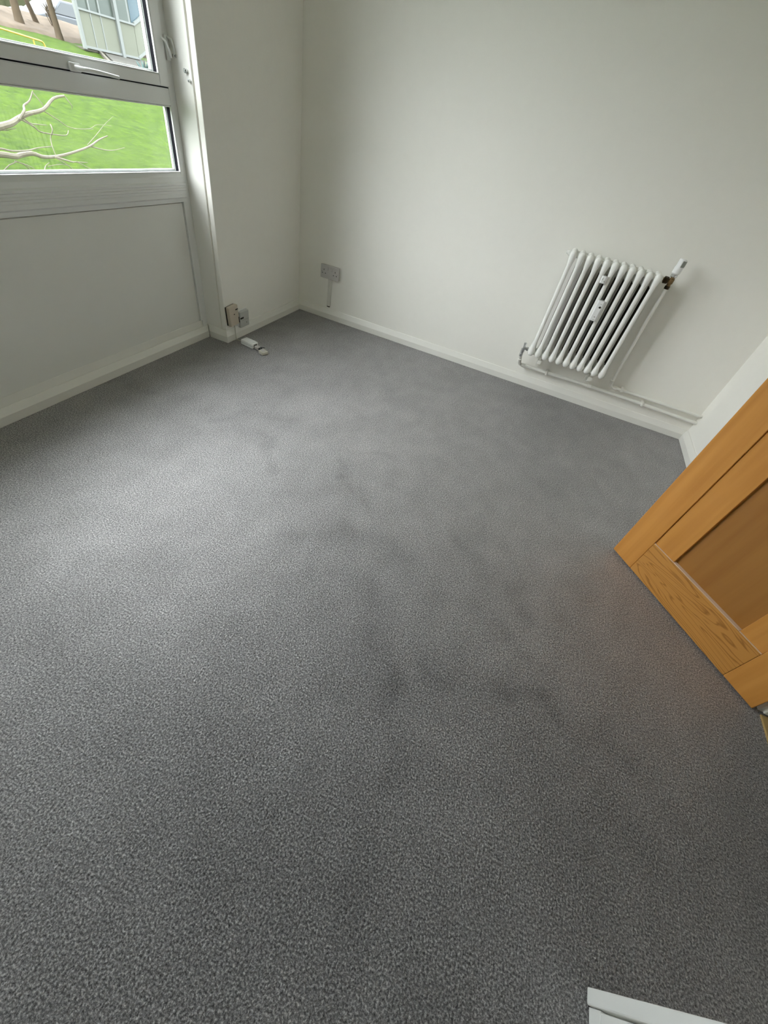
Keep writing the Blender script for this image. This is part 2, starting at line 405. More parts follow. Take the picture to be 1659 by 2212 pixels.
tag(obj('wall_back', boxbm(-0.3, RW + 0.1, 0, 0.12, -0.2, CH + 0.1), M_WALL), 'long white wall carrying the radiator', 'wall', kind='structure')
tag(obj('wall_left', boxbm(-0.18, 0, PY + 0.006, 0.0, -0.2, CH + 0.1), M_WALL, bevel=0.004), 'short grey-lit wall pier between the window and the far corner', 'wall', kind='structure')
bm = bmesh.new()
box(bm, RW, RW + 0.1, DY0 + 0.012, 0.12, -0.2, CH + 0.1)
box(bm, RW, RW + 0.1, RY - 0.12, DY1 - 0.012, -0.2, CH + 0.1)
box(bm, RW, RW + 0.1, DY1 - 0.012, DY0 + 0.012, DH + 0.012, CH + 0.1)
tag(obj('wall_right', bm, M_WALL), 'bright bluish white wall behind the oak door', 'wall', kind='structure')
tag(obj('wall_rear', boxbm(-0.3, RW + 0.1, RY - 0.12, RY, -0.2, CH + 0.1), M_WALL), 'white wall behind the camera', 'wall', kind='structure')
tag(obj('ceiling', boxbm(-0.3, RW + 0.1, RY - 0.12, 0.12, CH, CH + 0.12), M_CEIL), 'white ceiling above the room', 'ceiling', kind='structure')
bm = bmesh.new()
box(bm, -0.18, WX - 0.02, WY1, PY, -0.2, 0.78)
box(bm, -0.18, 0.0, WY1, PY, WT, CH + 0.1)
box(bm, -0.18, 0.0, RY - 0.1, WY1, -0.2, CH + 0.1)
tag(obj('wall_window', bm, M_WALL), 'wall around and above the window', 'wall', kind='structure')

# skirting boards, chamfered
SK = [(0, 0), (0.019, 0), (0.019, 0.038), (0.006, 0.071), (0, 0.073)]
bm = bmesh.new(); extrude_profile(bm, SK, (0, 0, 0), (RW, 0, 0), (0, -1, 0), m0=1, m1=-1)
tag(obj('baseboard_back', bm, M_GLOSS, bevel=0.0015), 'white chamfered skirting along the radiator wall', 'skirting', kind='structure')
bm = bmesh.new(); extrude_profile(bm, SK, (0, PY, 0), (0, 0, 0), (1, 0, 0), m0=-1, m1=-1)
extrude_profile(bm, SK, (WX + 0.005, PY, 0), (0, PY, 0), (0, -1, 0), m0=1, m1=1)
tag(obj('baseboard_left', bm, M_GLOSS, bevel=0.0015), 'white chamfered skirting around the pier with a step at the window', 'skirting', kind='structure')
SKW = [(0, 0), (0.020, 0), (0.020, 0.038), (0.004, 0.066), (0, 0.066)]
bm = bmesh.new(); extrude_profile(bm, SKW, (WX, RY, 0), (WX, PY, 0), (1, 0, 0), m0=1, m1=-1)
tag(obj('baseboard_window', bm, M_GLOSS, bevel=0.0015), 'white skirting under the window panel', 'skirting', kind='structure')
bm = bmesh.new(); extrude_profile(bm, SK, (RW, 0, 0), (RW, DY0 + 0.10, 0), (-1, 0, 0), m0=1, m1=0)
tag(obj('baseboard_right', bm, M_GLOSS, bevel=0.0015), 'short white skirting on the right wall behind the oak door', 'skirting', kind='structure')

# ------------------------------------------------------------------ window
win = empty('window_1', (WX, PY, 0)); tag(win, 'white framed window over a flat infill panel, overlooking the lawn', 'window', kind='structure')
def wpart(name, bm, m, bevel=0.002, parent=win, smooth=False, label=None):
    bmesh.ops.translate(bm, verts=bm.verts, vec=(-WX, -PY, 0)) if parent is win else None
    o = obj(name, bm, m, parent, smooth=smooth, bevel=bevel)
    if label: o['label'] = label
    return o
def wsub(name, bm, m, parent, bevel=0.0015, smooth=False):
    bmesh.ops.translate(bm, verts=bm.verts, vec=(-WX, -PY, 0))
    return obj(name, bm, m, parent, smooth=smooth, bevel=bevel)
MUL = -1.82                      # mullion between the two lights
SZ0, SZ1 = 0.818, 1.053          # lower fixed light opening
TZ = 1.112                       # transom top
# fixed frame: right jamb, left jamb, head, mullion, transoms
wpart('jamb', boxbm(WX - 0.045, WX, PY - 0.040, PY, 0.02, WT), M_FRAME)
wpart('jamb', boxbm(WX - 0.045, WX, WY1, WY1 + 0.05, 0.02, WT), M_FRAME)
wpart('head', boxbm(WX - 0.045, WX, WY1 + 0.05, PY - 0.040, WT - 0.06, WT), M_FRAME)
wpart('mullion', boxbm(WX - 0.045, WX, MUL - 0.03, MUL + 0.03, SZ0, WT - 0.06), M_FRAME)
wpart('transom', boxbm(WX - 0.045, WX + 0.002, MUL + 0.03, PY - 0.040, SZ1, TZ), M_FRAME, bevel=0.006)
wpart('transom', boxbm(WX - 0.045, WX + 0.002, WY1 + 0.05, MUL - 0.03, SZ1, TZ), M_FRAME, bevel=0.006)
# stepped (fluted) bottom rail of the glazing, overhanging the panel
prof = [(-0.045, 0.700), (0.002, 0.700), (0.004, 0.716), (0.010, 0.722), (0.010, 0.737), (0.007, 0.740), (0.007, 0.748),
        (0.012, 0.751), (0.012, 0.758), (0.008, 0.761), (0.008, 0.768), (0.012, 0.771), (0.012, 0.778), (0.004, 0.783), (0.004, 0.802), (-0.004, SZ0), (-0.045, SZ0)]
bm = bmesh.new(); extrude_profile(bm, prof, (WX, WY1 + 0.05, 0), (WX, PY - 0.030, 0), (1, 0, 0))
wpart('bottom_rail', bm, M_FRAME, bevel=0)
# infill panel, stile strip, ledge at its foot
wpart('infill_panel', boxbm(WX - 0.019, WX - 0.008, WY1 + 0.05, PY - 0.0555, 0.098, 0.694), M_PANEL, bevel=0.0015)
wpart('panel_stile', boxbm(WX - 0.019, WX, PY - 0.0508, PY - 0.0395, 0.102, 0.70), M_FRAME, bevel=0.001)
bm = bmesh.new(); extrude_profile(bm, [(-0.018, 0.04), (-0.001, 0.04), (-0.001, 0.064), (-0.007, 0.100), (-0.018, 0.104)], (WX, WY1 + 0.05, 0), (WX, PY, 0), (1, 0, 0))
wpart('panel_ledge', bm, M_GLOSS, bevel=0.0012)
# glazing: opening lined by bead, black gasket, outer bead, pane
def light(y0, y1, z0, z1, parent=None, off=0.0):
    """y0 > y1; returns nothing. glass set back behind the face"""
    f = wpart if parent is None else None
    def put(name, bm, m, bv):
        return wpart(name, bm, m, bv) if parent is None else wsub(name, bm, m, parent, bv)
    x = WX + off
    def surround(name, m, t, xa, xb, tb=None, tt=None, bv=0.0):
        tb = t if tb is None else tb; tt = t if tt is None else tt
        bm = bmesh.new()
        box(bm, xa, xb, y0 - t, y0, z0, z1); box(bm, xa, xb, y1, y1 + t, z0, z1)
        box(bm, xa, xb, y1 + t, y0 - t, z0, z0 + tb); box(bm, xa, xb, y1 + t, y0 - t, z1 - tt, z1)
        put(name, bm, m, bv)
    surround('glazing_bead', M_FRAME, 0.004, x - 0.008, x + 0.001, bv=0.0015)
    surround('gasket', M_BLACK, 0.003, x - 0.027, x - 0.008, tb=0.002)
    put('pane', boxbm(x - 0.032, x - 0.028, y1 + 0.002, y0 - 0.002, z0 + 0.002, z1 - 0.002), M_GLASS, 0)
    surround('outer_bead', M_FRAME, 0.006, x - 0.044, x - 0.033, tb=0.008)
light(PY - 0.040, MUL + 0.03, SZ0, SZ1)
light(MUL - 0.03, WY1 + 0.05, SZ0, SZ1)
light(MUL - 0.03, WY1 + 0.05, TZ, WT - 0.06)
# opening sash
SY0, SY1 = PY - 0.043, MUL + 0.033
sash = None
bm = bmesh.new(); sz0, sz1 = TZ + 0.0022, WT - 0.064; rw_ = 0.052; bt = 0.036
xf = WX + 0.012
box(bm, WX - 0.044, xf, SY0 - rw_, SY0, sz0, sz1); box(bm, WX - 0.044, xf, SY1, SY1 + rw_, sz0, sz1)
box(bm, WX - 0.044, xf, SY1 + rw_, SY0 - rw_, sz0, sz0 + bt); box(bm, WX - 0.044, xf, SY1 + rw_, SY0 - rw_, sz1 - bt, sz1)
sash = wpart('opening_sash', bm, M_FRAME, bevel=0.004)
light(SY0 - rw_, SY1 + rw_, sz0 + bt, sz1 - bt, parent=sash, off=0.012)
# dark gasket seen in the gap round the sash
bm = bmesh.new(); box(bm, WX - 0.03, WX + 0.003, SY0 - 0.001, SY0 + 0.0035, sz0, sz1); box(bm, WX - 0.03, WX + 0.0005, SY1, SY0, sz0 - 0.0045, sz0 - 0.001)
wsub('sash_seal', bm, M_BLACK, sash, 0)
# sash handle on the bottom rail (espagnolette lever lying to the right)
def W2(x, y, z): return Vector((x - WX, y - PY, z))
HY = -1.36
bm = bmesh.new()
box(bm, xf, xf + 0.012, HY - 0.030, HY + 0.014, 1.112, 1.136)
hd = wsub('handle_base', bm, M_FRAME, sash, 0.004)
bm = bmesh.new()
tube(bm, [(xf + 0.010, HY - 0.01, 1.124), (xf + 0.030, HY + 0.0, 1.124), (xf + 0.040, HY + 0.02, 1.125), (xf + 0.044, HY + 0.06, 1.124), (xf + 0.044, HY + 0.145, 1.119)], [0.007, 0.006, 0.0055, 0.0055, 0.005], 10)
wsub('handle_lever', bm, M_FRAME, sash, 0, smooth=True)
# side catch at the jamb
KZ = 1.232; KY = PY - 0.018
bm = bmesh.new()
box(bm, WX, WX + 0.008, KY - 0.012, KY + 0.010, KZ - 0.035, KZ + 0.040)
wpart('catch_plate', bm, M_FRAME, 0.002)
bm = bmesh.new()
tube(bm, [(xf + 0.004, SY0 - 0.012, KZ + 0.028), (xf + 0.014, SY0 - 0.004, KZ + 0.020), (xf + 0.018, SY0 + 0.008, KZ - 0.005), (xf + 0.012, SY0 + 0.018, KZ - 0.024)], 0.0045, 8)
tube(bm, [(WX + 0.008, KY + 0.004, KZ + 0.035), (WX + 0.024, KY + 0.008, KZ + 0.030), (WX + 0.030, KY + 0.010, KZ + 0.008), (WX + 0.026, KY + 0.012, KZ - 0.022)], 0.005, 8)
wpart('catch_lever', bm, M_FRAME, 0, smooth=True)
bm = bmesh.new(); lathe(bm, [(0.006, 0), (0.006, 0.018), (0.003, 0.020)], (WX + 0.018, KY + 0.014, KZ - 0.016), 10, Matrix.Rotation(PI/2, 3, 'Y'))
wpart('catch_screw', bm, M_CHROME, 0, smooth=True)
# reveal lining board with small fittings
wpart('reveal_lining', boxbm(WX, -0.034, PY - 0.004, PY + 0.008, 0.066, WT), M_GLOSS, bevel=0.002)
wpart('reveal_bead', boxbm(-0.028, 0.001, PY - 0.0005, PY + 0.009, 0.066, WT), M_WALL, bevel=0.003)
bm = bmesh.new(); lathe(bm, [(0.008, 0), (0.008, 0.010), (0.004, 0.014)], (-0.060, PY - 0.004, 1.178), 12, Matrix.Rotation(PI/2, 3, 'X'))
lathe(bm, [(0.005, 0), (0.005, 0.012), (0.003, 0.014)], (-0.046, PY - 0.004, 1.150), 12, Matrix.Rotation(PI/2, 3, 'X'))
wpart('stay_pin', bm, M_CHROME, 0, smooth=True)
wpart('window_head_lining', boxbm(WX, 0.0, WY1, PY, WT - 0.006, WT), M_GLOSS, bevel=0.001)

# ------------------------------------------------------------------ radiator
X0, PITCH, NS = 1.806, 0.0457, 11
RZ0, RZ1 = 0.252, 0.846
YF, YB = -0.140, -0.062            # front and rear tube axes
RX, RYY = X0, -0.10
rad = empty('radiator', (X0 + PITCH * 5, -0.10, 0))
tag(rad, 'white eleven-section column radiator fixed low on the white wall', 'radiator')
def section_mesh(inner):
    """front tube and headers are enamel; the tubes behind are given the material inner"""
    bm = bmesh.new()
    ym = (YF + YB) / 2
    zt, zb = RZ1 - 0.021, RZ0 + 0.021
    R = 0.0190; r = 0.0118
    for k, yy in enumerate((YF, ym, YB)):
        n0 = len(bm.faces)
        prof = []
        for z, q in ((zb - 0.021, 0.004), (zb - 0.019, 0.010), (zb - 0.012, 0.0160), (zb - 0.002, R), (zb + 0.008, R), (zb + 0.022, 0.0172), (zb + 0.038, 0.0142), (zb + 0.054, 0.0124), (zb + 0.072, r)):
            prof.append((q, z))
        prof += [(q, zt + zb - z) for q, z in prof[::-1]]
        lathe(bm, prof, (0, yy, 0), 16)
        bm.faces.ensure_lookup_table()
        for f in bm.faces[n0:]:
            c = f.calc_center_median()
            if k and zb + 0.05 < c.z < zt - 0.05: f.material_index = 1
    for zc in (zt, zb):                      # header linking the three tubes
        pr = []
        for a in range(14):
            t = 2 * PI * a / 14; pr.append((0.0180 * math.cos(t), 0.0195 * math.sin(t) + zc))
        A = [bm.verts.new((x, YF, z)) for x, z in pr]; B = [bm.verts.new((x, YB, z)) for x, z in pr]
        for i in range(14): bm.faces.new([A[i], A[(i+1) % 14], B[(i+1) % 14], B[i]])
        bm.faces.new(A); bm.faces.new(B[::-1])
        for yy in (YF + 0.012, YB - 0.010): lathe(bm, [(0.013, -PITCH/2), (0.013, PITCH/2)], (0, yy, zc), 14, Matrix.Rotation(PI/2, 3, 'Y'))
    return obj('section', bm, [M_RAD, inner], None, smooth=True)
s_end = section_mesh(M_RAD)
s0 = section_mesh(M_RADSHADE)  # tubes behind coloured as if in shade
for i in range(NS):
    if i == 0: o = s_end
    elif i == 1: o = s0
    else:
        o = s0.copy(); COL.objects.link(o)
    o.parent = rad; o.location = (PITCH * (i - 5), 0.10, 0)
def rpart(name, bm, m, smooth=True, bevel=0, label=None):
    bmesh.ops.translate(bm, verts=bm.verts, vec=(-(X0 + PITCH * 5), 0.10, 0))
    o = obj(name, bm, m, rad, smooth=smooth, bevel=bevel)
    if label: o['label'] = label
    return o
YM = (YF + YB) / 2
bm = bmesh.new(); lathe(bm, [(0.014, 0), (0.014, -0.006), (0.009, -0.008), (0.009, -0.016), (0.005, -0.018)], (X0 - PITCH/2, YM, RZ1 - 0.021), 12, Matrix.Rotation(PI/2, 3, 'Y'))
rpart('bleed_plug', bm, M_RAD)
for bx in (1.880, 2.214):                   # feet brackets under the radiator
    bm = bmesh.new()
    tube(bm, arc_path([(bx, -0.002, 0.185), (bx, -0.050, 0.185), (bx, -0.105, 0.205), (bx, -0.118, 0.255)], 0.012), 0.008, 8)
    box(bm, bx - 0.013, bx + 0.013, -0.010, 0.0, 0.155, 0.215)
    box(bm, bx - 0.012, bx + 0.012, -0.125, -0.085, 0.212, 0.236)
    rpart('wall_bracket', bm, M_PIPE, bevel=0.002)
# lockshield valve bottom left
vx = 1.752
bm = bmesh.new()
lathe(bm, [(0.010, 0.225), (0.010, 0.245), (0.0125, 0.247), (0.0125, 0.268), (0.007, 0.270), (0.007, 0.292), (0.009, 0.293), (0.009, 0.305), (0.004, 0.307)], (vx, YM, 0), 12)
lathe(bm, [(0.009, 0.0), (0.009, 0.018), (0.013, 0.019), (0.013, 0.030), (0.010, 0.031), (0.010, 0.05)], (vx, YM, RZ0 + 0.021), 12, Matrix.Rotation(PI/2, 3, 'Y'))
lathe(bm, [(0.0115, 0.218), (0.0115, 0.236)], (vx, YM, 0), 6)
rpart('lockshield_valve', bm, M_CHROME)
bm = bmesh.new(); lathe(bm, [(0.016, 0.0), (0.018, 0.004), (0.018, 0.020)], (vx + 0.032, YM, RZ0 + 0.021), 8, Matrix.Rotation(PI/2, 3, 'Y'))
rpart('valve_nut', bm, M_RAD)
# thermostatic valve top right
tx = X0 + PITCH * 10 + 0.071; tz = RZ1 - 0.024
bm = bmesh.new()
lathe(bm, [(0.010, -0.035), (0.011, -0.012), (0.014, -0.010), (0.014, 0.012), (0.011, 0.014), (0.011, 0.026)], (tx, YM, tz), 12)
lathe(bm, [(0.010, -0.045), (0.010, 0.0)], (tx, YM, tz), 12, Matrix.Rotation(PI/2, 3, 'Y'))
rpart('thermostat_body', bm, M_BRASS)
bm = bmesh.new(); lathe(bm, [(0.012, -0.038), (0.0175, -0.036), (0.0175, -0.016), (0.012, -0.014)], (tx, YM, tz), 8, Matrix.Rotation(PI/2, 3, 'Y'))
lathe(bm, [(0.0135, -0.038), (0.0135, -0.022)], (tx, YM, tz), 6)
rpart('union_nut', bm, M_DBRASS, smooth=False, bevel=0.001)
bm = bmesh.new(); lathe(bm, [(0.0145, 0.020), (0.0165, 0.022), (0.0165, 0.032), (0.0145, 0.034)], (tx, YM, tz), 16)
rpart('chrome_ring', bm, M_CHROME, label='chrome collar')
bm = bmesh.new(); lathe(bm, [(0.015, 0.034), (0.0205, 0.040), (0.0205, 0.066), (0.0185, 0.070), (0.0185, 0.100), (0.016, 0.104), (0.010, 0.105)], (tx, YM, tz), 20)
hd = rpart('thermostat_head', bm, M_PLAST)
bm = bmesh.new()
for k in range(9):
    a = -1.5 + k * 0.24
    c = Vector((tx + 0.0185 * math.cos(a), YM + 0.0185 * math.sin(a), tz + 0.084))
    Mx = Matrix.Translation(c) @ Matrix.Rotation(a, 4, 'Z')
    box(bm, -0.001, 0.003, -0.0017, 0.0017, -0.014, 0.014, Mx)
bmesh.ops.translate(bm, verts=bm.verts, vec=(-(X0 + PITCH * 5), 0.10, 0))
obj('grip_ridges', bm, M_GREY, hd)

# pipes
def pipe_thing(name, label, pts, r, couplings, clips, base):
    o = empty(name, base); tag(o, label, 'pipe', 'painted heating pipes along the radiator wall')
    B = Vector(base)
    bm = bmesh.new(); tube(bm, [Vector(p) - B for p in arc_path(pts, 0.022, 6)], r, 14)
    obj('pipe_run', bm, M_PIPE, o, smooth=True)
    for c, d in couplings:
        bm = bmesh.new(); d = Vector(d).normalized(); c = Vector(c) - B
        tube(bm, [c - d*0.014, c - d*0.012, c + d*0.012, c + d*0.014], [r + 0.0005, r + 0.003, r + 0.003, r + 0.0005], 14)
        obj('coupling', bm, M_PIPE, o, smooth=True)
    for c in clips:
        c = Vector(c) - B
        bm = bmesh.new()
        box(bm, c.x - 0.008, c.x + 0.008, c.y - r - 0.003, -B.y, c.z - r - 0.004, c.z + r + 0.004)
        obj('pipe_clip', bm, M_PIPE, o, bevel=0.004)
    return o
PYL = -0.032
pipe_thing('return_pipe', 'white painted pipe running just above the skirting from the lower left valve',
           [(vx, YM, 0.222), (1.766, -0.036, 0.142), (1.80, PYL, 0.141), (2.0, PYL, 0.144), (2.25, PYL, 0.148), (2.55, PYL, 0.147), (2.93, PYL, 0.140), (RW, PYL, 0.140)], 0.0105,
           [((1.795, PYL, 0.141), (1, 0, 0)), ((1.757, -0.078, 0.185), (0.1, 0.5, -0.8)), ((2.249, PYL, 0.148), (1, 0, 0.01))], [(1.958, PYL, 0.143), (2.60, PYL, 0.1465)], (vx, -0.032, 0.0))
pipe_thing('flow_pipe', 'thinner white pipe dropping from the thermostat valve and turning towards the oak door',
           [(tx, YM, tz - 0.03), (tx + 0.001, YM, 0.62), (2.352, -0.075, 0.235), (2.366, -0.036, 0.192), (2.44, -0.032, 0.189), (2.70, -0.032, 0.188), (2.93, -0.032, 0.187), (RW, -0.032, 0.187)], 0.0095,
           [((2.352, -0.075, 0.235), (0.1, 0.3, -0.9)), ((2.395, -0.034, 0.190), (1, 0, 0))], [(2.443, -0.032, 0.189)], (tx, -0.032, 0.0))

# clip-on meters hanging on the radiator front
def meter(name, label, x, z, wd, ht, dp, holes):
    o = empty(name, (x, YF - 0.006, z)); tag(o, label, 'heat meter')
    bm = bmesh.new()
    y1 = -0.008
    # body with rounded face
    pr = [(-wd/2, 0.0), (-wd/2, -dp*0.6), (-wd/2 + 0.004, -dp), (wd/2 - 0.012, -dp), (wd/2, -dp*0.45), (wd/2, 0.0)]
    A = [bm.verts.new((a, y1 + b, -ht/2)) for a, b in pr]; B = [bm.verts.new((a, y1 + b, ht/2)) for a, b in pr]
    n = len(pr)
    for i in range(n): bm.faces.new([A[i], A[(i+1) % n], B[(i+1) % n], B[i]])
    bm.faces.new(A); bm.faces.new(B)
    obj('casing', bm, M_PLAST, o, bevel=0.0015)
    bm = boxbm(-wd*0.3, wd*0.3, -0.010, 0.030, -ht/2 + 0.004, ht/2 - 0.004)
    obj('clamp', bm, M_PLAST, o, bevel=0.001)
    for nm, hx, hz, hw, hh, m in holes:
        bm = bmesh.new()
        lathe(bm, [(0.5, 0), (0.5, 1), (0.3, 1.2)], (0, 0, 0), 14, Matrix.Rotation(PI/2, 3, 'X') @ Matrix.Diagonal((hw, hh, 0.001)))
        bmesh.ops.translate(bm, verts=bm.verts, vec=(hx, y1 - dp + 0.0002, hz))
        obj(nm, bm, m, o)
    return o
meter('heat_meter', 'larger white clip-on meter with a black oval dot halfway down the radiator', X0 + PITCH*5.5, 0.607, 0.044, 0.108, 0.020,
      [('display_dot', 0.002, 0.021, 0.013, 0.011, M_HOLE), ('mark', 0.002, 0.037, 0.010, 0.002, M_GREY), ('mark', -0.001, -0.031, 0.009, 0.005, M_GREY), ('mark', 0.0, -0.046, 0.014, 0.0015, M_GREY)])
meter('heat_sensor', 'small square white sensor clipped near the top of the radiator', X0 + PITCH*4.5, 0.757, 0.033, 0.036, 0.016,
      [('mark', 0.004, -0.006, 0.006, 0.006, M_GREY), ('mark', -0.008, 0.003, 0.004, 0.012, M_GREY)])

# ------------------------------------------------------------------ sockets and cables
def double_socket():
    o = empty('double_socket', (0.268, 0, 0.323)); tag(o, 'grey-white double wall socket on the radiator wall near the corner', 'socket')
    obj('back_box', boxbm(-0.069, 0.069, -0.022, 0, -0.040, 0.040), M_SOCK, o, bevel=0.003)
    obj('faceplate', boxbm(-0.073, 0.073, -0.030, -0.021, -0.0435, 0.0435), M_SOCK, o, bevel=0.0035)
    for s in (-1, 1):
        obj('switch', boxbm(s*0.017 - 0.006, s*0.017 + 0.006, -0.034, -0.029, 0.010, 0.030), M_SOCK, o, bevel=0.0015)
        for (a, b, ww, hh) in ((0.0, 0.012, 0.0045, 0.009), (-0.012, -0.010, 0.008, 0.0045), (0.012, -0.010, 0.008, 0.0045)):
            cx_ = s*0.045 + a
            obj('pin_slot', boxbm(cx_ - ww/2, cx_ + ww/2, -0.0308, -0.0295, b - hh/2, b + hh/2), M_HOLE, o)
    for s in (-1, 1):
        bm = bmesh.new(); lathe(bm, [(0.003, 0), (0.003, 0.0015)], (s*0.062, -0.030, 0.0), 8, Matrix.Rotation(PI/2, 3, 'X'))
        obj('screw', bm, M_CHROME, o)
double_socket()
# conduit from the socket down to the skirting
cn = empty('cable_conduit', (0.264, 0, 0.08)); tag(cn, 'narrow painted conduit dropping from the double socket to the skirting', 'conduit')
bm = bmesh.new(); pr = [(0.016 * math.cos(t), -0.016 * math.sin(t)) for t in [PI * k / 8 for k in range(9)]]
A = [bm.verts.new((a, b, 0.012)) for a, b in pr]; B = [bm.verts.new((a, b, 0.204)) for a, b in pr]
for i in range(8): bm.faces.new([A[i], A[i+1], B[i+1], B[i]])
bm.faces.new(A); bm.faces.new(B)
obj('cover', bm, paint('conduit_paint', (0.66, 0.65, 0.60), 0.6, 0.3, 0, 40, 0.03), cn, smooth=True)
bm = boxbm(-0.010, 0.010, -0.011, 0, 0.004, 0.0118); obj('open_end', bm, M_HOLE, cn)

# beige phone socket hanging loose and tilted on the pier
ph = empty('phone_socket', (0.0, -0.812, 0.157)); tag(ph, 'tilted beige phone socket box with dirty edges on the pier', 'socket')
Mt = Matrix.Rotation(math.radians(4), 4, 'X')
def phb(x0, x1, y0, y1, z0, z1): 
    bm = bmesh.new(); box(bm, x0, x1, y0, y1, z0, z1, Mt); return bm
obj('back_plate', phb(0.0, 0.008, -0.040, 0.040, -0.058, 0.052), M_HOLE, ph, bevel=0.001)
obj('casing', phb(0.008, 0.034, -0.041, 0.041, -0.060, 0.056), M_BEIGE, ph, bevel=0.005)
obj('chipped_corner', phb(0.030, 0.0350, 0.014, 0.037, 0.028, 0.034), M_HOLE, ph)
obj('seam', phb(0.012, 0.0348, 0.034, 0.0415, -0.055, -0.020), M_HOLE, ph)
obj('screw', phb(0.034, 0.0352, -0.006, 0.004, 0.006, 0.010), M_HOLE, ph)
# whitish junction box beside it
jb = empty('junction_box', (0.0, -0.710, 0.112)); tag(jb, 'small pale junction box right of the beige phone socket, above the skirting', 'junction box')
obj('base', boxbm(0, 0.012, -0.046, 0.046, -0.052, 0.050), M_PLAST, jb, bevel=0.002)
obj('cover', boxbm(0.012, 0.030, -0.044, 0.044, -0.050, 0.046), paint('grey_cover', (0.52, 0.53, 0.51), 0.4, 0.4, 0, 40, 0.05), jb, bevel=0.004)
obj('socket_slot', boxbm(0.029, 0.0315, -0.042, -0.012, 0.004, 0.014), M_HOLE, jb)
obj('seam', boxbm(0.029, 0.0306, -0.038, 0.040, -0.006, -0.004), M_GREY, jb)
obj('screw', boxbm(0.029, 0.0312, 0.012, 0.020, -0.030, -0.022), M_GREY, jb)
# cord from the beige socket over the skirting to the adaptor
cd_ = bmesh.new()
tube(cd_, [(0.022, -0.812, 0.103), (0.026, -0.808, 0.078), (0.0235, -0.806, 0.045), (0.026, -0.807, 0.012), (0.030, -0.806, 0.004), (0.050, -0.805, 0.004), (0.072, -0.806, 0.010), (0.090, -0.808, 0.014)], 0.0028, 8)
bmesh.ops.translate(cd_, verts=cd_.verts, vec=(0.0, 0.812, -0.157)); obj('cord', cd_, M_CABLE, ph, smooth=True)
# white adaptor on carpet
ad = empty('phone_adaptor', (0.135, -0.812, 0.0), math.radians(-8)); tag(ad, 'white phone line adaptor block lying on the carpet', 'adaptor')
bm = bmesh.new()
obj('body', boxbm(-0.050, 0.048, -0.030, 0.026, 0.001, 0.033), M_PLAST, ad, bevel=0.006, seg=3)
obj('lid_step', boxbm(-0.010, 0.040, -0.020, 0.018, 0.032, 0.037), M_PLAST, ad, bevel=0.0025)
obj('seam', boxbm(-0.040, 0.0484, -0.0304, 0.0264, 0.0165, 0.0178), M_GREY, ad)
obj('port', boxbm(0.046, 0.0488, -0.014, 0.012, 0.008, 0.024), M_HOLE, ad)
# plug and short black leads beyond
pl = empty('phone_plug', (0.190, -0.826, 0.0), math.radians(-20)); tag(pl, 'beige plug with short dark leads at the end of the white adaptor', 'plug')
obj('clear_collar', boxbm(0.0, 0.036, -0.012, 0.014, 0.006, 0.024), M_SOCK, pl, bevel=0.003)
bm = bmesh.new(); box(bm, 0.056, 0.100, -0.022, 0.022, 0.001, 0.021)
obj('plug_body', bm, M_CABLE, pl, bevel=0.005, seg=3)
obj('latch', boxbm(0.060, 0.088, -0.010, 0.008, 0.020, 0.024), M_SOCK, pl, bevel=0.001)
bm = bmesh.new()
for dy, dz in ((-0.008, 0.012), (-0.002, 0.018), (0.005, 0.010), (0.010, 0.020)):
    tube(bm, [(0.030, dy*0.6, 0.015), (0.042, dy, dz + 0.006), (0.060, dy*0.8, 0.014)], 0.0024, 6)
tube(bm, [(0.046, 0.004, 0.018), (0.052, 0.014, 0.028), (0.058, 0.024, 0.026)], 0.002, 6)
obj('leads', bm, M_BLACK, pl, smooth=True)

# ------------------------------------------------------------------ oak door, open into the room
HX, HYY = 2.9205, -1.9262; DANG = math.atan2(0.5328, -0.4552)    # from hinge to free edge
DWID = 0.700; DTOP = 1.972
door = empty('door_1', (HX, HYY, 0.0), DANG); tag(door, 'panelled oak door standing open into the room', 'door', kind='structure')
# local: +x from hinge to free edge, local +y is towards the camera side
# camera side is to the LEFT of travel? (checked: camera lies at +y)
F = 0.0; BK = -0.035
def dbox(name, x0, x1, z0, z1, m, yf=F, yb=BK, bv=0.002, label=None):
    o = obj(name, boxbm(x0, x1, yb, yf, z0, z1), m, door, bevel=bv)
    if label: o['label'] = label
    return o
z0 = 0.008
st = 0.112
dbox('stile', DWID - 0.108, DWID, z0, DTOP, M_OAKV, bv=0.0025)
dbox('stile', 0.0, 0.115, z0, DTOP, M_OAKV, bv=0.0025)
dbox('bottom_rail', 0.1153, DWID - 0.1083, z0, 0.172, M_OAKH)
dbox('top_rail', 0.1153, DWID - 0.1083, DTOP - 0.12, DTOP, M_OAKH)
dbox('panel_border', 0.1153, 0.200, 0.1722, DTOP - 0.1202, M_OAKV2, yf=F - 0.006, yb=BK + 0.006, bv=0.002)
dbox('panel_border', DWID - 0.205, DWID - 0.1083, 0.1722, DTOP - 0.1202, M_OAKV2, yf=F - 0.006, yb=BK + 0.006, bv=0.002)
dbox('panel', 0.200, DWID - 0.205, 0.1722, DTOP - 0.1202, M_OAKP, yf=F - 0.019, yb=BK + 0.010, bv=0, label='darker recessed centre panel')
dbox('rail_highlight', 0.2005, DWID - 0.2055, 0.1705, 0.1745, M_OAKE, yf=F - 0.003, yb=F - 0.019, bv=0.0008, label='painted highlight along the top edge of the bottom rail')
dbox('rail_highlight', 0.1158, 0.1995, 0.1705, 0.1738, M_OAKE, yf=F - 0.002, yb=F - 0.006, bv=0.0005, label='painted highlight along the top edge of the bottom rail')
dbox('rail_highlight', DWID - 0.2045, DWID - 0.1088, 0.1705, 0.1738, M_OAKE, yf=F - 0.002, yb=F - 0.006, bv=0.0005, label='painted highlight along the top edge of the bottom rail')
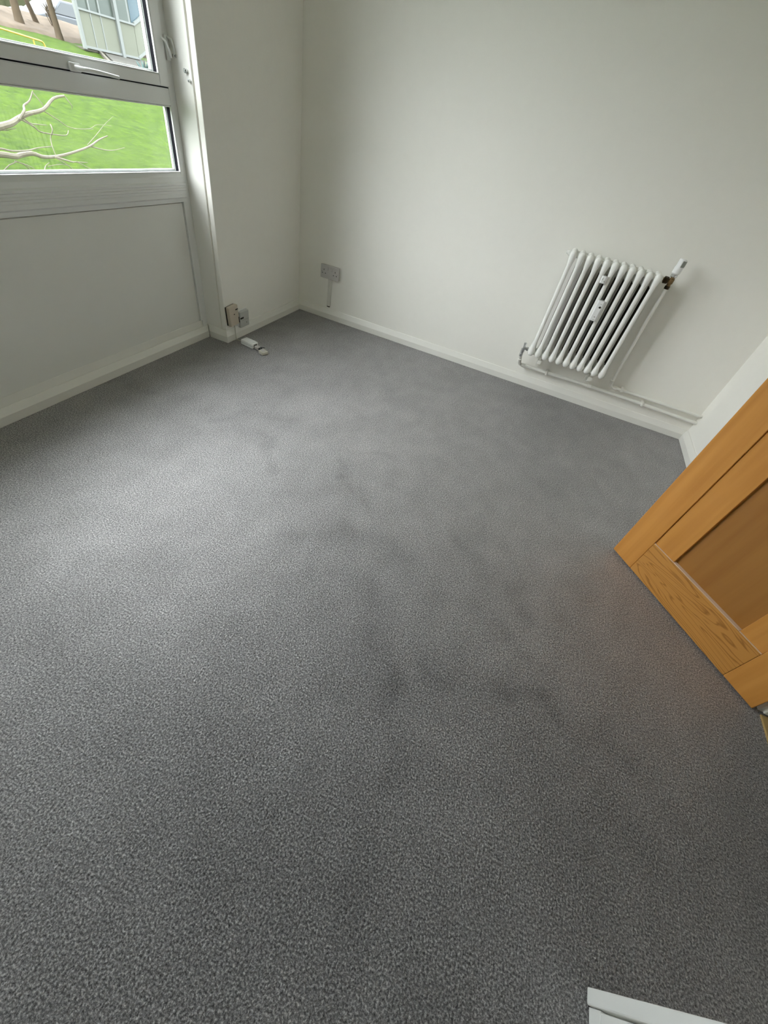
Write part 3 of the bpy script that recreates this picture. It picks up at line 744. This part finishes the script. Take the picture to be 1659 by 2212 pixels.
for hz in (0.25, 1.72):
    bm = bmesh.new(); lathe(bm, [(0.006, hz - 0.05), (0.006, hz + 0.05)], (-0.004, -0.036, 0), 10)
    obj('hinge', bm, M_CHROME, door, smooth=True)
for s in (1, -1):
    bm = bmesh.new()
    ys = F if s > 0 else BK
    lathe(bm, [(0.026, 0), (0.026, s*0.007)], (DWID - 0.06, ys, 1.0), 20, Matrix.Rotation(-PI/2, 3, 'X'))
    tube(bm, arc_path([(DWID - 0.06, ys, 1.0), (DWID - 0.06, ys + s*0.045, 1.0), (DWID - 0.17, ys + s*0.05, 1.0)], 0.012), 0.009, 12)
    obj('door_handle', bm, M_CHROME, door, smooth=True)

# doorway lining, stop, architrave, threshold and the hall beyond
tr = empty('trim_1', (RW, DY0, 0)); tag(tr, 'white painted doorway lining at the hinge side of the oak door', 'door frame', kind='structure')
def tpart(name, bm, m=M_GLOSS, bevel=0.002):
    bmesh.ops.translate(bm, verts=bm.verts, vec=(-RW, -DY0, 0)); return obj(name, bm, m, tr, bevel=bevel)
tpart('lining', boxbm(RW + 0.004, RW + 0.11, DY0 - 0.004, DY0 + 0.014, 0.012, DH + 0.012))
tpart('lining', boxbm(RW + 0.004, RW + 0.11, DY1 - 0.014, DY1 + 0.004, 0.0, DH + 0.012))
tpart('lining', boxbm(RW + 0.004, RW + 0.11, DY1 - 0.012, DY0 + 0.012, DH - 0.01, DH + 0.012))
tpart('stop', boxbm(RW + 0.045, RW + 0.065, DY0 - 0.016, DY0 - 0.004, 0.012, DH - 0.01))
tpart('architrave', boxbm(RW - 0.010, RW, DY0 + 0.045, DY0 + 0.095, 0.0, DH + 0.055))
tpart('architrave', boxbm(RW - 0.014, RW, DY1 - 0.065, DY1 - 0.006, 0.0, DH + 0.055))
tpart('threshold', boxbm(RW + 0.002, RW + 0.11, DY1, DY0 - 0.004, -0.004, 0.006), M_THRESH)
bm = bmesh.new()
box(bm, RW + 0.1, RW + 1.3, -3.0, -1.4, -0.05, -0.001)
tag(obj('hall_floor', bm, M_THRESH), 'hall floor beyond the doorway', 'floor', kind='structure')
bm = bmesh.new()
box(bm, RW + 1.3, RW + 1.35, -3.0, -1.4, -0.05, CH); box(bm, RW + 0.1, RW + 1.35, -3.05, -3.0, -0.05, CH); box(bm, RW + 0.1, RW + 1.35, -1.4, -1.35, -0.05, CH)
box(bm, RW + 0.1, RW + 1.35, -3.05, -1.35, CH, CH + 0.05)
tag(obj('hall_walls', bm, M_HALLW), 'hall walls beyond the doorway', 'wall', kind='structure')

# white boxed cupboard at the near right corner
CX0, CY = 2.39, -2.792
M_CUP = paint('fresh_white_satin', (0.90, 0.90, 0.87), 0.4, 0.4, 0.05, 40, 0.01)
cb = empty('built_in_cupboard', (CX0, CY, 0)); tag(cb, 'white built-in cupboard edge at the bottom right beside the viewer', 'cupboard')
def cpart(name, bm, m=M_CUP, bevel=0.002):
    bmesh.ops.translate(bm, verts=bm.verts, vec=(-CX0, -CY, 0)); return obj(name, bm, m, cb, bevel=bevel)
cpart('carcass', boxbm(CX0 + 0.022, RW - 0.002, RY + 0.004, CY - 0.002, 0.002, CH - 0.004))
cpart('frame_edge', boxbm(CX0, CX0 + 0.022, CY - 0.026, CY, 0.002, CH - 0.004), bevel=0.003)
cpart('inner_frame', boxbm(CX0 + 0.005, CX0 + 0.022, CY - 0.540, CY - 0.0275, 0.002, 0.045), bevel=0.001)
cpart('cupboard_door', boxbm(CX0 + 0.004, CX0 + 0.021, CY - 0.540, CY - 0.030, 0.048, 2.1), bevel=0.002)

# ------------------------------------------------------------------ outdoors
def gz(x, y):
    t = -x
    pts = [(-4, -1.2), (0, -1.2), (2, -1.05), (6, -0.50), (10, 0.02), (13, 0.47), (16, 0.93), (18, 1.17), (20.2, 1.50), (21.2, 1.35), (23, 0.78), (60, 0.85)]
    for (a, za), (b, zb) in zip(pts, pts[1:]):
        if a <= t <= b: return za + (zb - za) * (t - a) / (b - a)
    return pts[-1][1]
def ground_patch(xs, ys, lift=0.0, wob=0.0):
    bm = bmesh.new(); V = []
    for x in xs:
        V.append([bm.verts.new((x, y, gz(x, y) + lift + wob * noise.noise(Vector((x*1.3, y*1.3, 0))))) for y in ys])
    for i in range(len(xs) - 1):
        for j in range(len(ys) - 1): bm.faces.new([V[i][j], V[i][j+1], V[i+1][j+1], V[i+1][j]])
    return bm
xs = [-0.31 - 0.3 * k for k in range(59)] + [-18.4, -19, -19.7, -20.4, -20.9, -21.4, -22.2, -23, -24, -30, -40, -60]
ys = [-30 + 1.0 * k for k in range(24)] + [-6 + 0.4 * k for k in range(60)] + [18 + 2 * k for k in range(16)]
g = obj('lawn', ground_patch(xs, ys, 0, 0.05), M_GRASS, None, smooth=True, autosmooth=False)
tag(g, 'bright green grass bank rising behind the window', 'lawn', kind='structure')

# leaf litter bank under the trees
def poly_ground(name, poly, lift, m, sub=3):
    bm = bmesh.new()
    vs = [bm.verts.new((x, y, gz(x, y) + lift)) for x, y in poly]
    bm.faces.new(vs)
    bmesh.ops.triangulate(bm, faces=bm.faces)
    for _ in range(sub): bmesh.ops.subdivide_edges(bm, edges=bm.edges, cuts=1)
    for v in bm.verts: v.co.z = gz(v.co.x, v.co.y) + lift + 0.03 * noise.noise(v.co * 2)
    # skirt so the slab has thickness
    ret = bmesh.ops.extrude_face_region(bm, geom=bm.faces[:])
    for el in ret['geom']:
        if isinstance(el, bmesh.types.BMVert): el.co.z -= 0.15
    return obj(name, bm, m)
xs_l = [-17.1 - 0.22 * k for k in range(22)]; ys_l = [5.5 + 0.3 * k for k in range(48)]
bm = ground_patch(xs_l, ys_l, 0.07, 0.04)
for v in bm.verts:
    if v.co.x > -17.2: v.co.x += 0.25 * math.sin(v.co.y * 1.1) + 0.12 * math.sin(v.co.y * 3.7); v.co.z = gz(v.co.x, v.co.y) - 0.06
o = obj('leaf_litter', bm, M_LITTER, None, smooth=True, autosmooth=False)
tag(o, 'brown leaf litter bank under the trees above the lawn', 'ground', kind='stuff')
o = poly_ground('paved_path', [(-15.9, 13.1), (-13.6, 11.7), (-12.5, 10.85), (-12.15, 10.75), (-11.7, 11.4), (-11.2, 20), (-16.3, 20)], 0.065, M_PAVE, 3)
tag(o, 'grey paving below the staircase at the right of the lawn', 'path', kind='structure')
bm = bmesh.new()
kp = [(-16.1, 13.05), (-13.7, 11.55), (-12.5, 10.72), (-12.0, 10.62), (-11.6, 11.3), (-11.1, 20)]
for (xa, ya), (xb, yb) in zip(kp, kp[1:]):
    d = Vector((xb-xa, yb-ya, 0)).normalized(); n = Vector((-d.y, d.x, 0)) * 0.045
    vs = []
    for (x, y) in ((xa, ya), (xb, yb)):
        for s in (-1, 1):
            for zz in (-0.1, 0.085): vs.append(bm.verts.new((x + n.x*s, y + n.y*s, gz(x, y) + zz)))
    for f in ((0,1,3,2),(4,6,7,5),(0,4,5,1),(2,3,7,6),(1,5,7,3),(0,2,6,4)): bm.faces.new([vs[i] for i in f])
tag(obj('kerb', bm, M_KERB, None, bevel=0.01), 'pale kerb edging between the lawn and the paving', 'kerb', kind='structure')

# bare tree whose branches cross the lower pane; trunk left of the view
BR = {
 'a': ([(-0.9, 0.10), (-0.3, 0.34), (0.05, 0.48), (0.28, 0.54), (0.38, 0.57), (0.48, 0.6), (0.57, 0.64), (0.72, 0.68), (0.88, 0.76), (0.99, 0.79)], .030, .008),
 'a2': ([(0.48, 0.6), (0.53, 0.66), (0.58, 0.69), (0.63, 0.73), (0.67, 0.80)], .015, .005),
 'a3': ([(0.49, 0.60), (0.57, 0.56), (0.65, 0.52), (0.74, 0.51), (0.87, 0.51), (0.95, 0.54)], .009, .003),
 'a4': ([(0.52, 0.61), (0.55, 0.58), (0.65, 0.57), (0.72, 0.57)], .007, .003),
 'a5': ([(0.73, 0.67), (0.83, 0.62), (0.95, 0.57), (1.05, 0.56), (1.2, .57)], .0055, .002),
 'b': ([(-0.9, 0.05), (-0.3, 0.28), (0.0, 0.34), (0.19, 0.355), (0.31, 0.345), (0.39, 0.35), (0.49, 0.365), (0.57, 0.345), (0.71, 0.34), (0.87, 0.37), (1.1, 0.43), (1.26, 0.48), (1.37, 0.52)], .026, .005),
 'b2': ([(0.71, 0.34), (0.85, 0.31), (0.92, 0.3), (1.05, 0.3)], .011, .003),
 'b3': ([(1.13, 0.43), (1.26, 0.41), (1.43, 0.4), (1.56, 0.43)], .007, .0025),
 'c': ([(-0.3, 0.28), (0.0, 0.375), (0.21, 0.39), (0.31, 0.38), (0.44, 0.39), (0.57, 0.4), (0.7, 0.42)], .013, .004),
 'd': ([(-0.6, 0.10), (0.05, 0.19), (0.3, 0.23), (0.43, 0.24), (0.52, 0.24), (0.6, 0.27), (0.63, 0.3)], .012, .003),
 'e': ([(-0.2, 0.38), (0.1, 0.47), (0.27, 0.51), (0.33, 0.52), (0.4, 0.54)], .008, .003),
 'f': ([(0.76, 0.58), (0.745, 0.54), (0.74, 0.48), (0.71, 0.42), (0.70, 0.35)], .007, .004),
 'g': ([(0.7, 0.34), (0.8, 0.28), (0.92, 0.20)], .006, .003),
 'h': ([(0.68, 0.79), (0.72, 0.72), (0.76, 0.68)], .006, .003),
 'j': ([(1.0, 0.56), (1.15, 0.57), (1.3, 0.60), (1.45, 0.60)], .003, .002),
 'k': ([(0.99, 0.79), (1.02, 0.73), (1.05, 0.70)], .006, .002),
 'l': ([(0.92, 0.31), (1.05, 0.25), (1.2, 0.22), (1.3, 0.24)], .004, .002),
 'm': ([(1.1, 0.44), (1.22, 0.53), (1.38, 0.60), (1.5, 0.68)], .004, .0015),
 'n': ([(0.6, 0.27), (0.72, 0.29), (0.85, 0.27)], .004, .002),
 'o': ([(0.3, 0.31), (0.42, 0.27), (0.5, 0.21)], .006, .003),
 'i': ([(0.1, 0.20), (0.3, 0.31), (0.5, 0.20), (0.7, 0.17)], .006, .003),
}
tb = Vector((-3.4, -1.35, gz(-3.4, -1.3)))
tree = empty('bare_tree', tb); tag(tree, 'bare pale-barked tree reaching its branches across the lower window pane', 'tree')
def smooth_pts(P, n=3):
    o = []
    for i in range(len(P) - 1):
        p0 = P[max(0, i-1)]; p1 = P[i]; p2 = P[i+1]; p3 = P[min(len(P)-1, i+2)]
        for k in range(n):
            t = k / n
            o.append(0.5 * ((2*p1) + (p2-p0)*t + (2*p0-5*p1+4*p2-p3)*t*t + (3*p1-p0-3*p2+p3)*t*t*t))
    o.append(P[-1]); return o
def twig(bm, pts, r0, r1, dx0=0.0):
    P = []
    for i, (y, z) in enumerate(pts):
        P.append(Vector((-3.2 + dx0 + 0.03 * math.sin(i * 2.1), y, z)) - tb)
    # perspective stays true because depth offsets are tiny
    P = smooth_pts(P)
    rs = [r0 + (r1 - r0) * (i / (len(P) - 1)) for i in range(len(P))]
    tube(bm, P, [q * .8 for q in rs], 7)
bm = bmesh.new()
tube(bm, [Vector((0, 0, -0.1)), Vector((0.02, 0.03, 0.5)), Vector((0.08, 0.15, 0.95)), Vector((0.0, 0.2, 1.7)), Vector((-0.1, 0.1, 2.6)), Vector((0.1, 0.2, 3.8))], [.16, .13, .10, .08, .06, .02], 12)
obj('trunk', bm, M_BARK, tree, smooth=True)
for k, (pts, r0, r1) in BR.items():
    bm = bmesh.new()
    if k in ('a', 'b'):
        st_ = Vector((0.05, 0.10, 0.85 if k == 'a' else 0.75)) + tb
        P = [st_ - tb] + [Vector((-3.2 + 0.02 * math.sin(i * 2.1), y, z)) - tb for i, (y, z) in enumerate(pts)]
        P = smooth_pts(P)
        rs = [r0 * 1.2 + (r1 - r0 * 1.2) * (i / (len(P) - 1)) for i in range(len(P))]
        tube(bm, P, rs, 8)
    else: twig(bm, pts, r0, r1)
    obj('branch', bm, M_BARK, tree, smooth=True)
for q in range(7):       # upper limbs, above the view
    a = q * 0.9; L_ = 1.2 + 0.3 * (q % 3)
    z_ = 1.4 + 0.33 * q
    bm = bmesh.new()
    P = [Vector((0.0, 0.15, z_)), Vector((math.cos(a) * L_ * .5, .15 + math.sin(a) * L_ * .5, z_ + .35)), Vector((math.cos(a + .2) * L_, .15 + math.sin(a + .2) * L_, z_ + .9))]
    if P[2].x + tb.x > -1.2: P = [Vector((p.x * .4, p.y, p.z)) for p in P]
    tube(bm, P, [.04, .025, .008], 7); obj('branch', bm, M_BARK, tree, smooth=True)

# yellow handrail
hr = empty('yellow_handrail', (-14, 9.0, gz(-14, 9))); tag(hr, 'yellow tubular handrail standing on the grass bank', 'handrail')
B = Vector((-14, 9.0, gz(-14, 9)))
bm = bmesh.new()
tube(bm, [Vector(p) - B for p in arc_path([(-14, 4.0, 1.16), (-14, 8.2, 1.035), (-14, 9.33, 0.957), (-14, 9.40, 0.66), (-14, 9.42, 0.50)], 0.07, 6)], 0.020, 8)
obj('top_rail', bm, M_YELLOW, hr, smooth=True)
for yy, zt in ((9.045, 0.97), (6.8, 1.07), (4.6, 1.14)):
    bm = bmesh.new(); tube(bm, [Vector((-14, yy, zt)) - B, Vector((-14, yy + 0.02, 0.5)) - B], 0.018, 8)
    obj('post', bm, M_YELLOW, hr, smooth=True)
bm = bmesh.new(); tube(bm, [Vector((-14, 4.0, 0.94)) - B, Vector((-14, 8.6, 0.80)) - B, Vector((-14, 9.04, 0.74)) - B], 0.016, 8)
obj('lower_rail', bm, M_YELLOW, hr, smooth=True)

# panelled outside staircase and landing
SX = -16.0
stc = empty('outside_staircase', (SX, 13.6, gz(SX, 13.6))); tag(stc, 'pale panelled outside staircase and landing with white rails', 'staircase')
SB = Vector((SX, 13.6, gz(SX, 13.6)))
def prism(poly, x0, x1):
    """poly in (y,z)"""
    bm = bmesh.new()
    A = [bm.verts.new((x0 - SB.x, y - SB.y, z - SB.z)) for y, z in poly]; B_ = [bm.verts.new((x1 - SB.x, y - SB.y, z - SB.z)) for y, z in poly]
    n = len(poly); bm.faces.new(A[::-1]); bm.faces.new(B_)
    for i in range(n): bm.faces.new([A[i], A[(i+1) % n], B_[(i+1) % n], B_[i]])
    return bm
def sp(name, poly, x0, x1, m): return obj(name, prism(poly, x0, x1), m, stc, bevel=0.004)
slope = (1.23 - 1.02) / (15.16 - 14.69) * 1.15
def up(z, y): return z + slope * (y - 14.72)
sp('landing_panel', [(12.44, 1.06), (13.91, 1.06), (13.91, 1.87), (12.44, 1.87)], SX - 0.04, SX, M_CREAM)
sp('landing_panel', [(14.02, 1.06), (14.70, 1.06), (14.72, 1.87), (14.02, 1.87)], SX - 0.04, SX, M_CREAM)
sp('flight_panel', [(14.72, 1.06), (17.5, up(1.06, 17.5)), (17.5, up(1.87, 17.5)), (14.74, 1.87)], SX - 0.04, SX, M_CREAM)
sp('bottom_rail', [(12.38, 1.01), (14.70, 1.01), (14.72, 1.07), (12.38, 1.07)], SX - 0.05, SX + 0.04, M_WRAIL)
sp('sloping_rail', [(14.69, 1.01), (17.5, up(1.01, 17.5)), (17.5, up(1.10, 17.5)), (14.69, 1.09)], SX - 0.05, SX + 0.04, M_WRAIL)
sp('mid_rail', [(12.38, 1.86), (14.74, 1.86), (14.74, 1.91), (12.38, 1.91)], SX - 0.05, SX + 0.04, M_WRAIL)
sp('sloping_rail', [(14.73, 1.86), (17.5, up(1.86, 17.5)), (17.5, up(1.96, 17.5)), (14.73, 1.94)], SX - 0.05, SX + 0.04, M_WRAIL)
sp('glazed_screen', [(12.44, 1.91), (13.91, 1.91), (13.91, 3.2), (12.44, 3.2)], SX - 0.05, SX - 0.03, M_SCREEN)
sp('glazed_screen', [(14.02, 1.91), (14.55, 1.91), (14.55, 3.2), (14.02, 3.2)], SX - 0.05, SX - 0.03, M_SCREEN)
sp('glazed_screen', [(14.66, 1.91), (14.74, 1.93), (15.22, up(1.96, 15.22)), (15.22, 2.52), (15.0, 2.62), (14.66, 2.62)], SX - 0.05, SX - 0.03, M_BLUEG)
sp('screen_surround', [(14.55, 1.91), (14.66, 1.91), (14.66, 2.62), (15.0, 2.62), (15.22, 2.52), (15.22, up(1.95, 15.22)), (17.5, up(1.95, 17.5)), (17.5, 3.5), (14.55, 3.2)], SX - 0.07, SX - 0.052, M_WRAIL)
sp('post', [(13.91, 0.95), (14.03, 0.95), (14.03, 4.2), (13.89, 4.2)], SX - 0.06, SX + 0.08, M_WRAIL)
sp('post', [(12.36, 0.98), (12.45, 0.98), (12.45, 3.3), (12.32, 3.3)], SX - 0.05, SX + 0.05, M_WRAIL)
for yy in (12.90, 13.30):
    sp('batten', [(yy - 0.02, 1.07), (yy + 0.02, 1.07), (yy + 0.02, 1.86), (yy - 0.02, 1.86)], SX, SX + 0.015, M_WRAIL)
    sp('screen_bar', [(yy - 0.02, 1.91), (yy + 0.03, 1.91), (yy + 0.05, 3.2), (yy, 3.2)], SX - 0.03, SX + 0.015, M_WRAIL)
sp('landing_slab', [(12.4, 0.95), (17.5, 0.95), (17.5, 1.01), (12.4, 1.01)], SX - 1.2, SX - 0.0, M_KERB)
sp('roof', [(12.2, 3.2), (17.7, 3.5), (17.7, 3.65), (12.2, 3.35)], SX - 1.4, SX + 0.2, M_WRAIL)

# trees on the bank
def bank_tree(x, y, lean, h, r, label, seed):
    random.seed(seed)
    b = Vector((x, y, gz(x, y) + 0.0)); o = empty('bank_tree', b); tag(o, label, 'tree')
    bm = bmesh.new()
    P = [Vector((0, 0, -0.1)), Vector((0, lean*0.10, 0.25)), Vector((0, lean*0.3, 0.8)), Vector((0.05, lean*0.6, 1.8)), Vector((0, lean, h))]
    tube(bm, P, [r*1.5, r*1.15, r, r*.8, r*.35], 10); obj('trunk', bm, M_TRUNK, o, smooth=True)
    for k in range(9):
        a = random.uniform(0, 2*PI); z = h * random.uniform(.35, .95); L_ = h * random.uniform(.2, .4)
        s = Vector((0, lean * z / h, z)); bm = bmesh.new()
        e1 = s + Vector((math.cos(a) * L_*.5, math.sin(a) * L_*.5, L_*.35)); e2 = s + Vector((math.cos(a+.3) * L_, math.sin(a+.3) * L_, L_*.9))
        tube(bm, [s, e1, e2], [r*.4, r*.25, r*.06], 7); obj('branch', bm, M_TRUNK, o, smooth=True)
    return o
bank_tree(-17.1, 12.42, -0.15, 5.5, 0.085, 'ochre leaning tree trunk left of the pale staircase', 1)
bank_tree(-18.0, 11.78, 0.05, 6.0, 0.11, 'broad pale trunk on the litter bank, second from the staircase', 2)
bank_tree(-18.6, 12.9, -0.9, 5.0, 0.07, 'slanting thin trunk between the two upright bank trees', 3)
bank_tree(-19.5, 9.6, 0.4, 6.0, 0.12, 'bank tree hidden behind the window frame at the left', 4)
bank_tree(-21.0, 6.2, 0.2, 6.5, 0.13, 'furthest left bank tree outside the view', 5)

# parked cars beyond
def car(name, label, x, y, m, flip=1):
    zb = gz(x, y) + 0.08
    o = empty(name, (x, y, zb), 0); tag(o, label, 'car')
    # side silhouette in (y,z), extruded in x
    body = [(-2.1, .35), (-2.05, .75), (-1.3, .92), (1.5, .95), (2.05, .85), (2.1, .35), (1.75, .25), (-1.75, .25)]
    cab = [(-1.25, .90), (-0.45, 1.40), (0.9, 1.43), (1.7, .93)]
    bm = bmesh.new()
    def ex(poly, hw, hw2):
        A = [bm.verts.new((-hw if z < 1 else -hw2, p*flip, z)) for p, z in poly]; Bv = [bm.verts.new((hw if z < 1 else hw2, p*flip, z)) for p, z in poly]
        n = len(poly); bm.faces.new(A); bm.faces.new(Bv)
        for i in range(n): bm.faces.new([A[i], A[(i+1) % n], Bv[(i+1) % n], Bv[i]])
    ex(body, .86, .86)
    obj('body', bm, m, o, bevel=0.04)
    bm = bmesh.new(); ex(cab, .80, .64); obj('cabin', bm, m, o, bevel=0.03)
    for poly in ([(-1.0, .96), (-0.42, 1.33), (0.12, 1.35), (0.12, .96)], [(0.20, .96), (0.20, 1.35), (0.82, 1.36), (1.38, .98)]):
        for s in (1, -1):
            bm = bmesh.new()
            A = [bm.verts.new((s*(.815 - .16*(z-.95)/.45 + (.01)), p*flip, z)) for p, z in poly]; Bv = [bm.verts.new((s*(.80 - .16*(z-.95)/.45 - .02), p*flip, z)) for p, z in poly]
            bm.faces.new(A); bm.faces.new(Bv)
            for i in range(4): bm.faces.new([A[i], A[(i+1) % 4], Bv[(i+1) % 4], Bv[i]])
            obj('side_window', bm, M_CARGL, o)
    for wy in (-1.3, 1.35):
        for s in (1, -1):
            bm = bmesh.new(); lathe(bm, [(.20, -.1), (.31, -.09), (.31, .09), (.20, .1)], (s*.80, wy*flip, .31), 16, Matrix.Rotation(PI/2, 3, 'Y'))
            obj('wheel', bm, M_TYRE, o, smooth=True)
    return o
car('parked_car', 'silver car parked beyond the ochre trunk, nearest the staircase', -24.2, 18.6, M_CARW, 1)
car('parked_car', 'pale silver car parked at the left of the trees', -25.0, 13.4, M_CARW, -1)
car('parked_car', 'dark grey car parked behind the staircase', -27.5, 24.3, M_CARG, 1)
poly = [(-23.2, 5), (-23.2, 40), (-45, 40), (-45, 5)]
o = poly_ground('car_park', poly, 0.085, M_PAVE, 4); tag(o, 'grey car park surface beyond the trees', 'car park', kind='structure')
# plants at the foot of the staircase
def leafy(name, label, x, y, h, n, m, seed, base_lift=0.0):
    random.seed(seed); b = Vector((x, y, gz(x, y) + base_lift)); o = empty(name, b); tag(o, label, 'plant')
    bm = bmesh.new()
    for k in range(n):
        a = random.uniform(0, 2*PI); L_ = h * random.uniform(.6, 1.0); sp_ = random.uniform(.1, .38) * h
        wd = h * 0.05
        d = Vector((math.cos(a), math.sin(a), 0)); s = d.cross(Vector((0, 0, 1)))
        prev = None
        for i in range(5):
            t = i / 4; c = d * (sp_ * t * t * 1.3) + Vector((0, 0, L_ * (t - .25 * t * t)))
            w_ = wd * (1 - t) * (.6 + t * 1.6) + 0.002
            row = [bm.verts.new(c - s * w_), bm.verts.new(c + s * w_)]
            if prev: bm.faces.new([prev[0], prev[1], row[1], row[0]])
            prev = row
    ob = obj('leaves', bm, m, o); sd = ob.modifiers.new('s', 'SOLIDIFY'); sd.thickness = 0.004
    return o
leafy('leafy_plant', 'blue-green plant beside the lower right corner of the upper pane', -13.0, 11.85, 0.85, 26, M_LEAF2, 11)
leafy('leafy_plant', 'yellow-green plant at the right edge of the upper pane', -12.9, 12.12, 0.85, 26, M_LEAF1, 12)

def bare_shrub(label, x, y, h, seed):
    random.seed(seed); b = Vector((x, y, gz(x, y))); o = empty('bare_shrub', b); tag(o, label, 'shrub')
    bm = bmesh.new()
    for k in range(16):
        a = random.uniform(0, 2*PI); r_ = random.uniform(.1, .5) * h; L_ = h * random.uniform(.6, 1.0)
        e = Vector((math.cos(a) * r_, math.sin(a) * r_, L_)); m_ = e * .5 + Vector((random.uniform(-.05, .05), random.uniform(-.05, .05), .05))
        tube(bm, [Vector((0, 0, -0.05)), m_, e], [.02, .013, .004], 5)
        for q in range(2):
            e2 = m_ + Vector((random.uniform(-.25, .25), random.uniform(-.25, .25), random.uniform(.1, .3))) * h
            tube(bm, [m_, e2], [.01, .003], 4)
    obj('stems', bm, M_TRUNK, o)
for i_, (x_, y_, h_, lb) in enumerate(((-18.9, 10.6, .6, 'brown bare shrub at the left edge of the litter bank'), (-19.2, 11.9, .55, 'brown bare shrub between the two upright bank trees'), (-18.7, 13.6, .6, 'brown bare shrub beside the ochre trunk, near the staircase'), (-19.6, 14.3, .6, 'brown bare shrub just behind the end post of the staircase'))):
    bare_shrub(lb, x_, y_, h_, 40 + i_)
# far hedge and terrace closing the view beyond the car park
bm = bmesh.new()
for k in range(40):
    yy = -14 + k * 1.5
    h_ = 2.6 + 0.7 * noise.noise(Vector((k * .7, 0, 0)))
    lathe(bm, [(0.1, 0), (1.3, .2), (1.5, h_ * .6), (.7, h_), (.1, h_ + .1)], (-34 + .4 * math.sin(k), yy, 0.9), 10)
o = obj('hedge', bm, M_HEDGE, None, smooth=True); tag(o, 'dull green hedge closing the far side of the car park', 'hedge', kind='stuff')
# unseen tall outer wall, added to keep part of the sky off the lawn
def bm_of(rects):
    bm = bmesh.new()
    for y0_, y1_, z0_, z1_ in rects: box(bm, -0.24, -0.186, y0_, y1_, z0_, z1_)
    return bm
tag(obj('sky_blocking_wall', bm_of(((-9.0, WY1 - 0.06, -1.6, 11.0), (PY + 0.09, 7.0, -1.6, 11.0), (WY1 - 0.06, PY + 0.09, -1.6, 0.5), (WY1 - 0.06, PY + 0.09, WT + 0.06, 11.0))), M_BRICK), 'unseen tall outer wall added around the window to shade the lawn', 'wall', kind='structure')
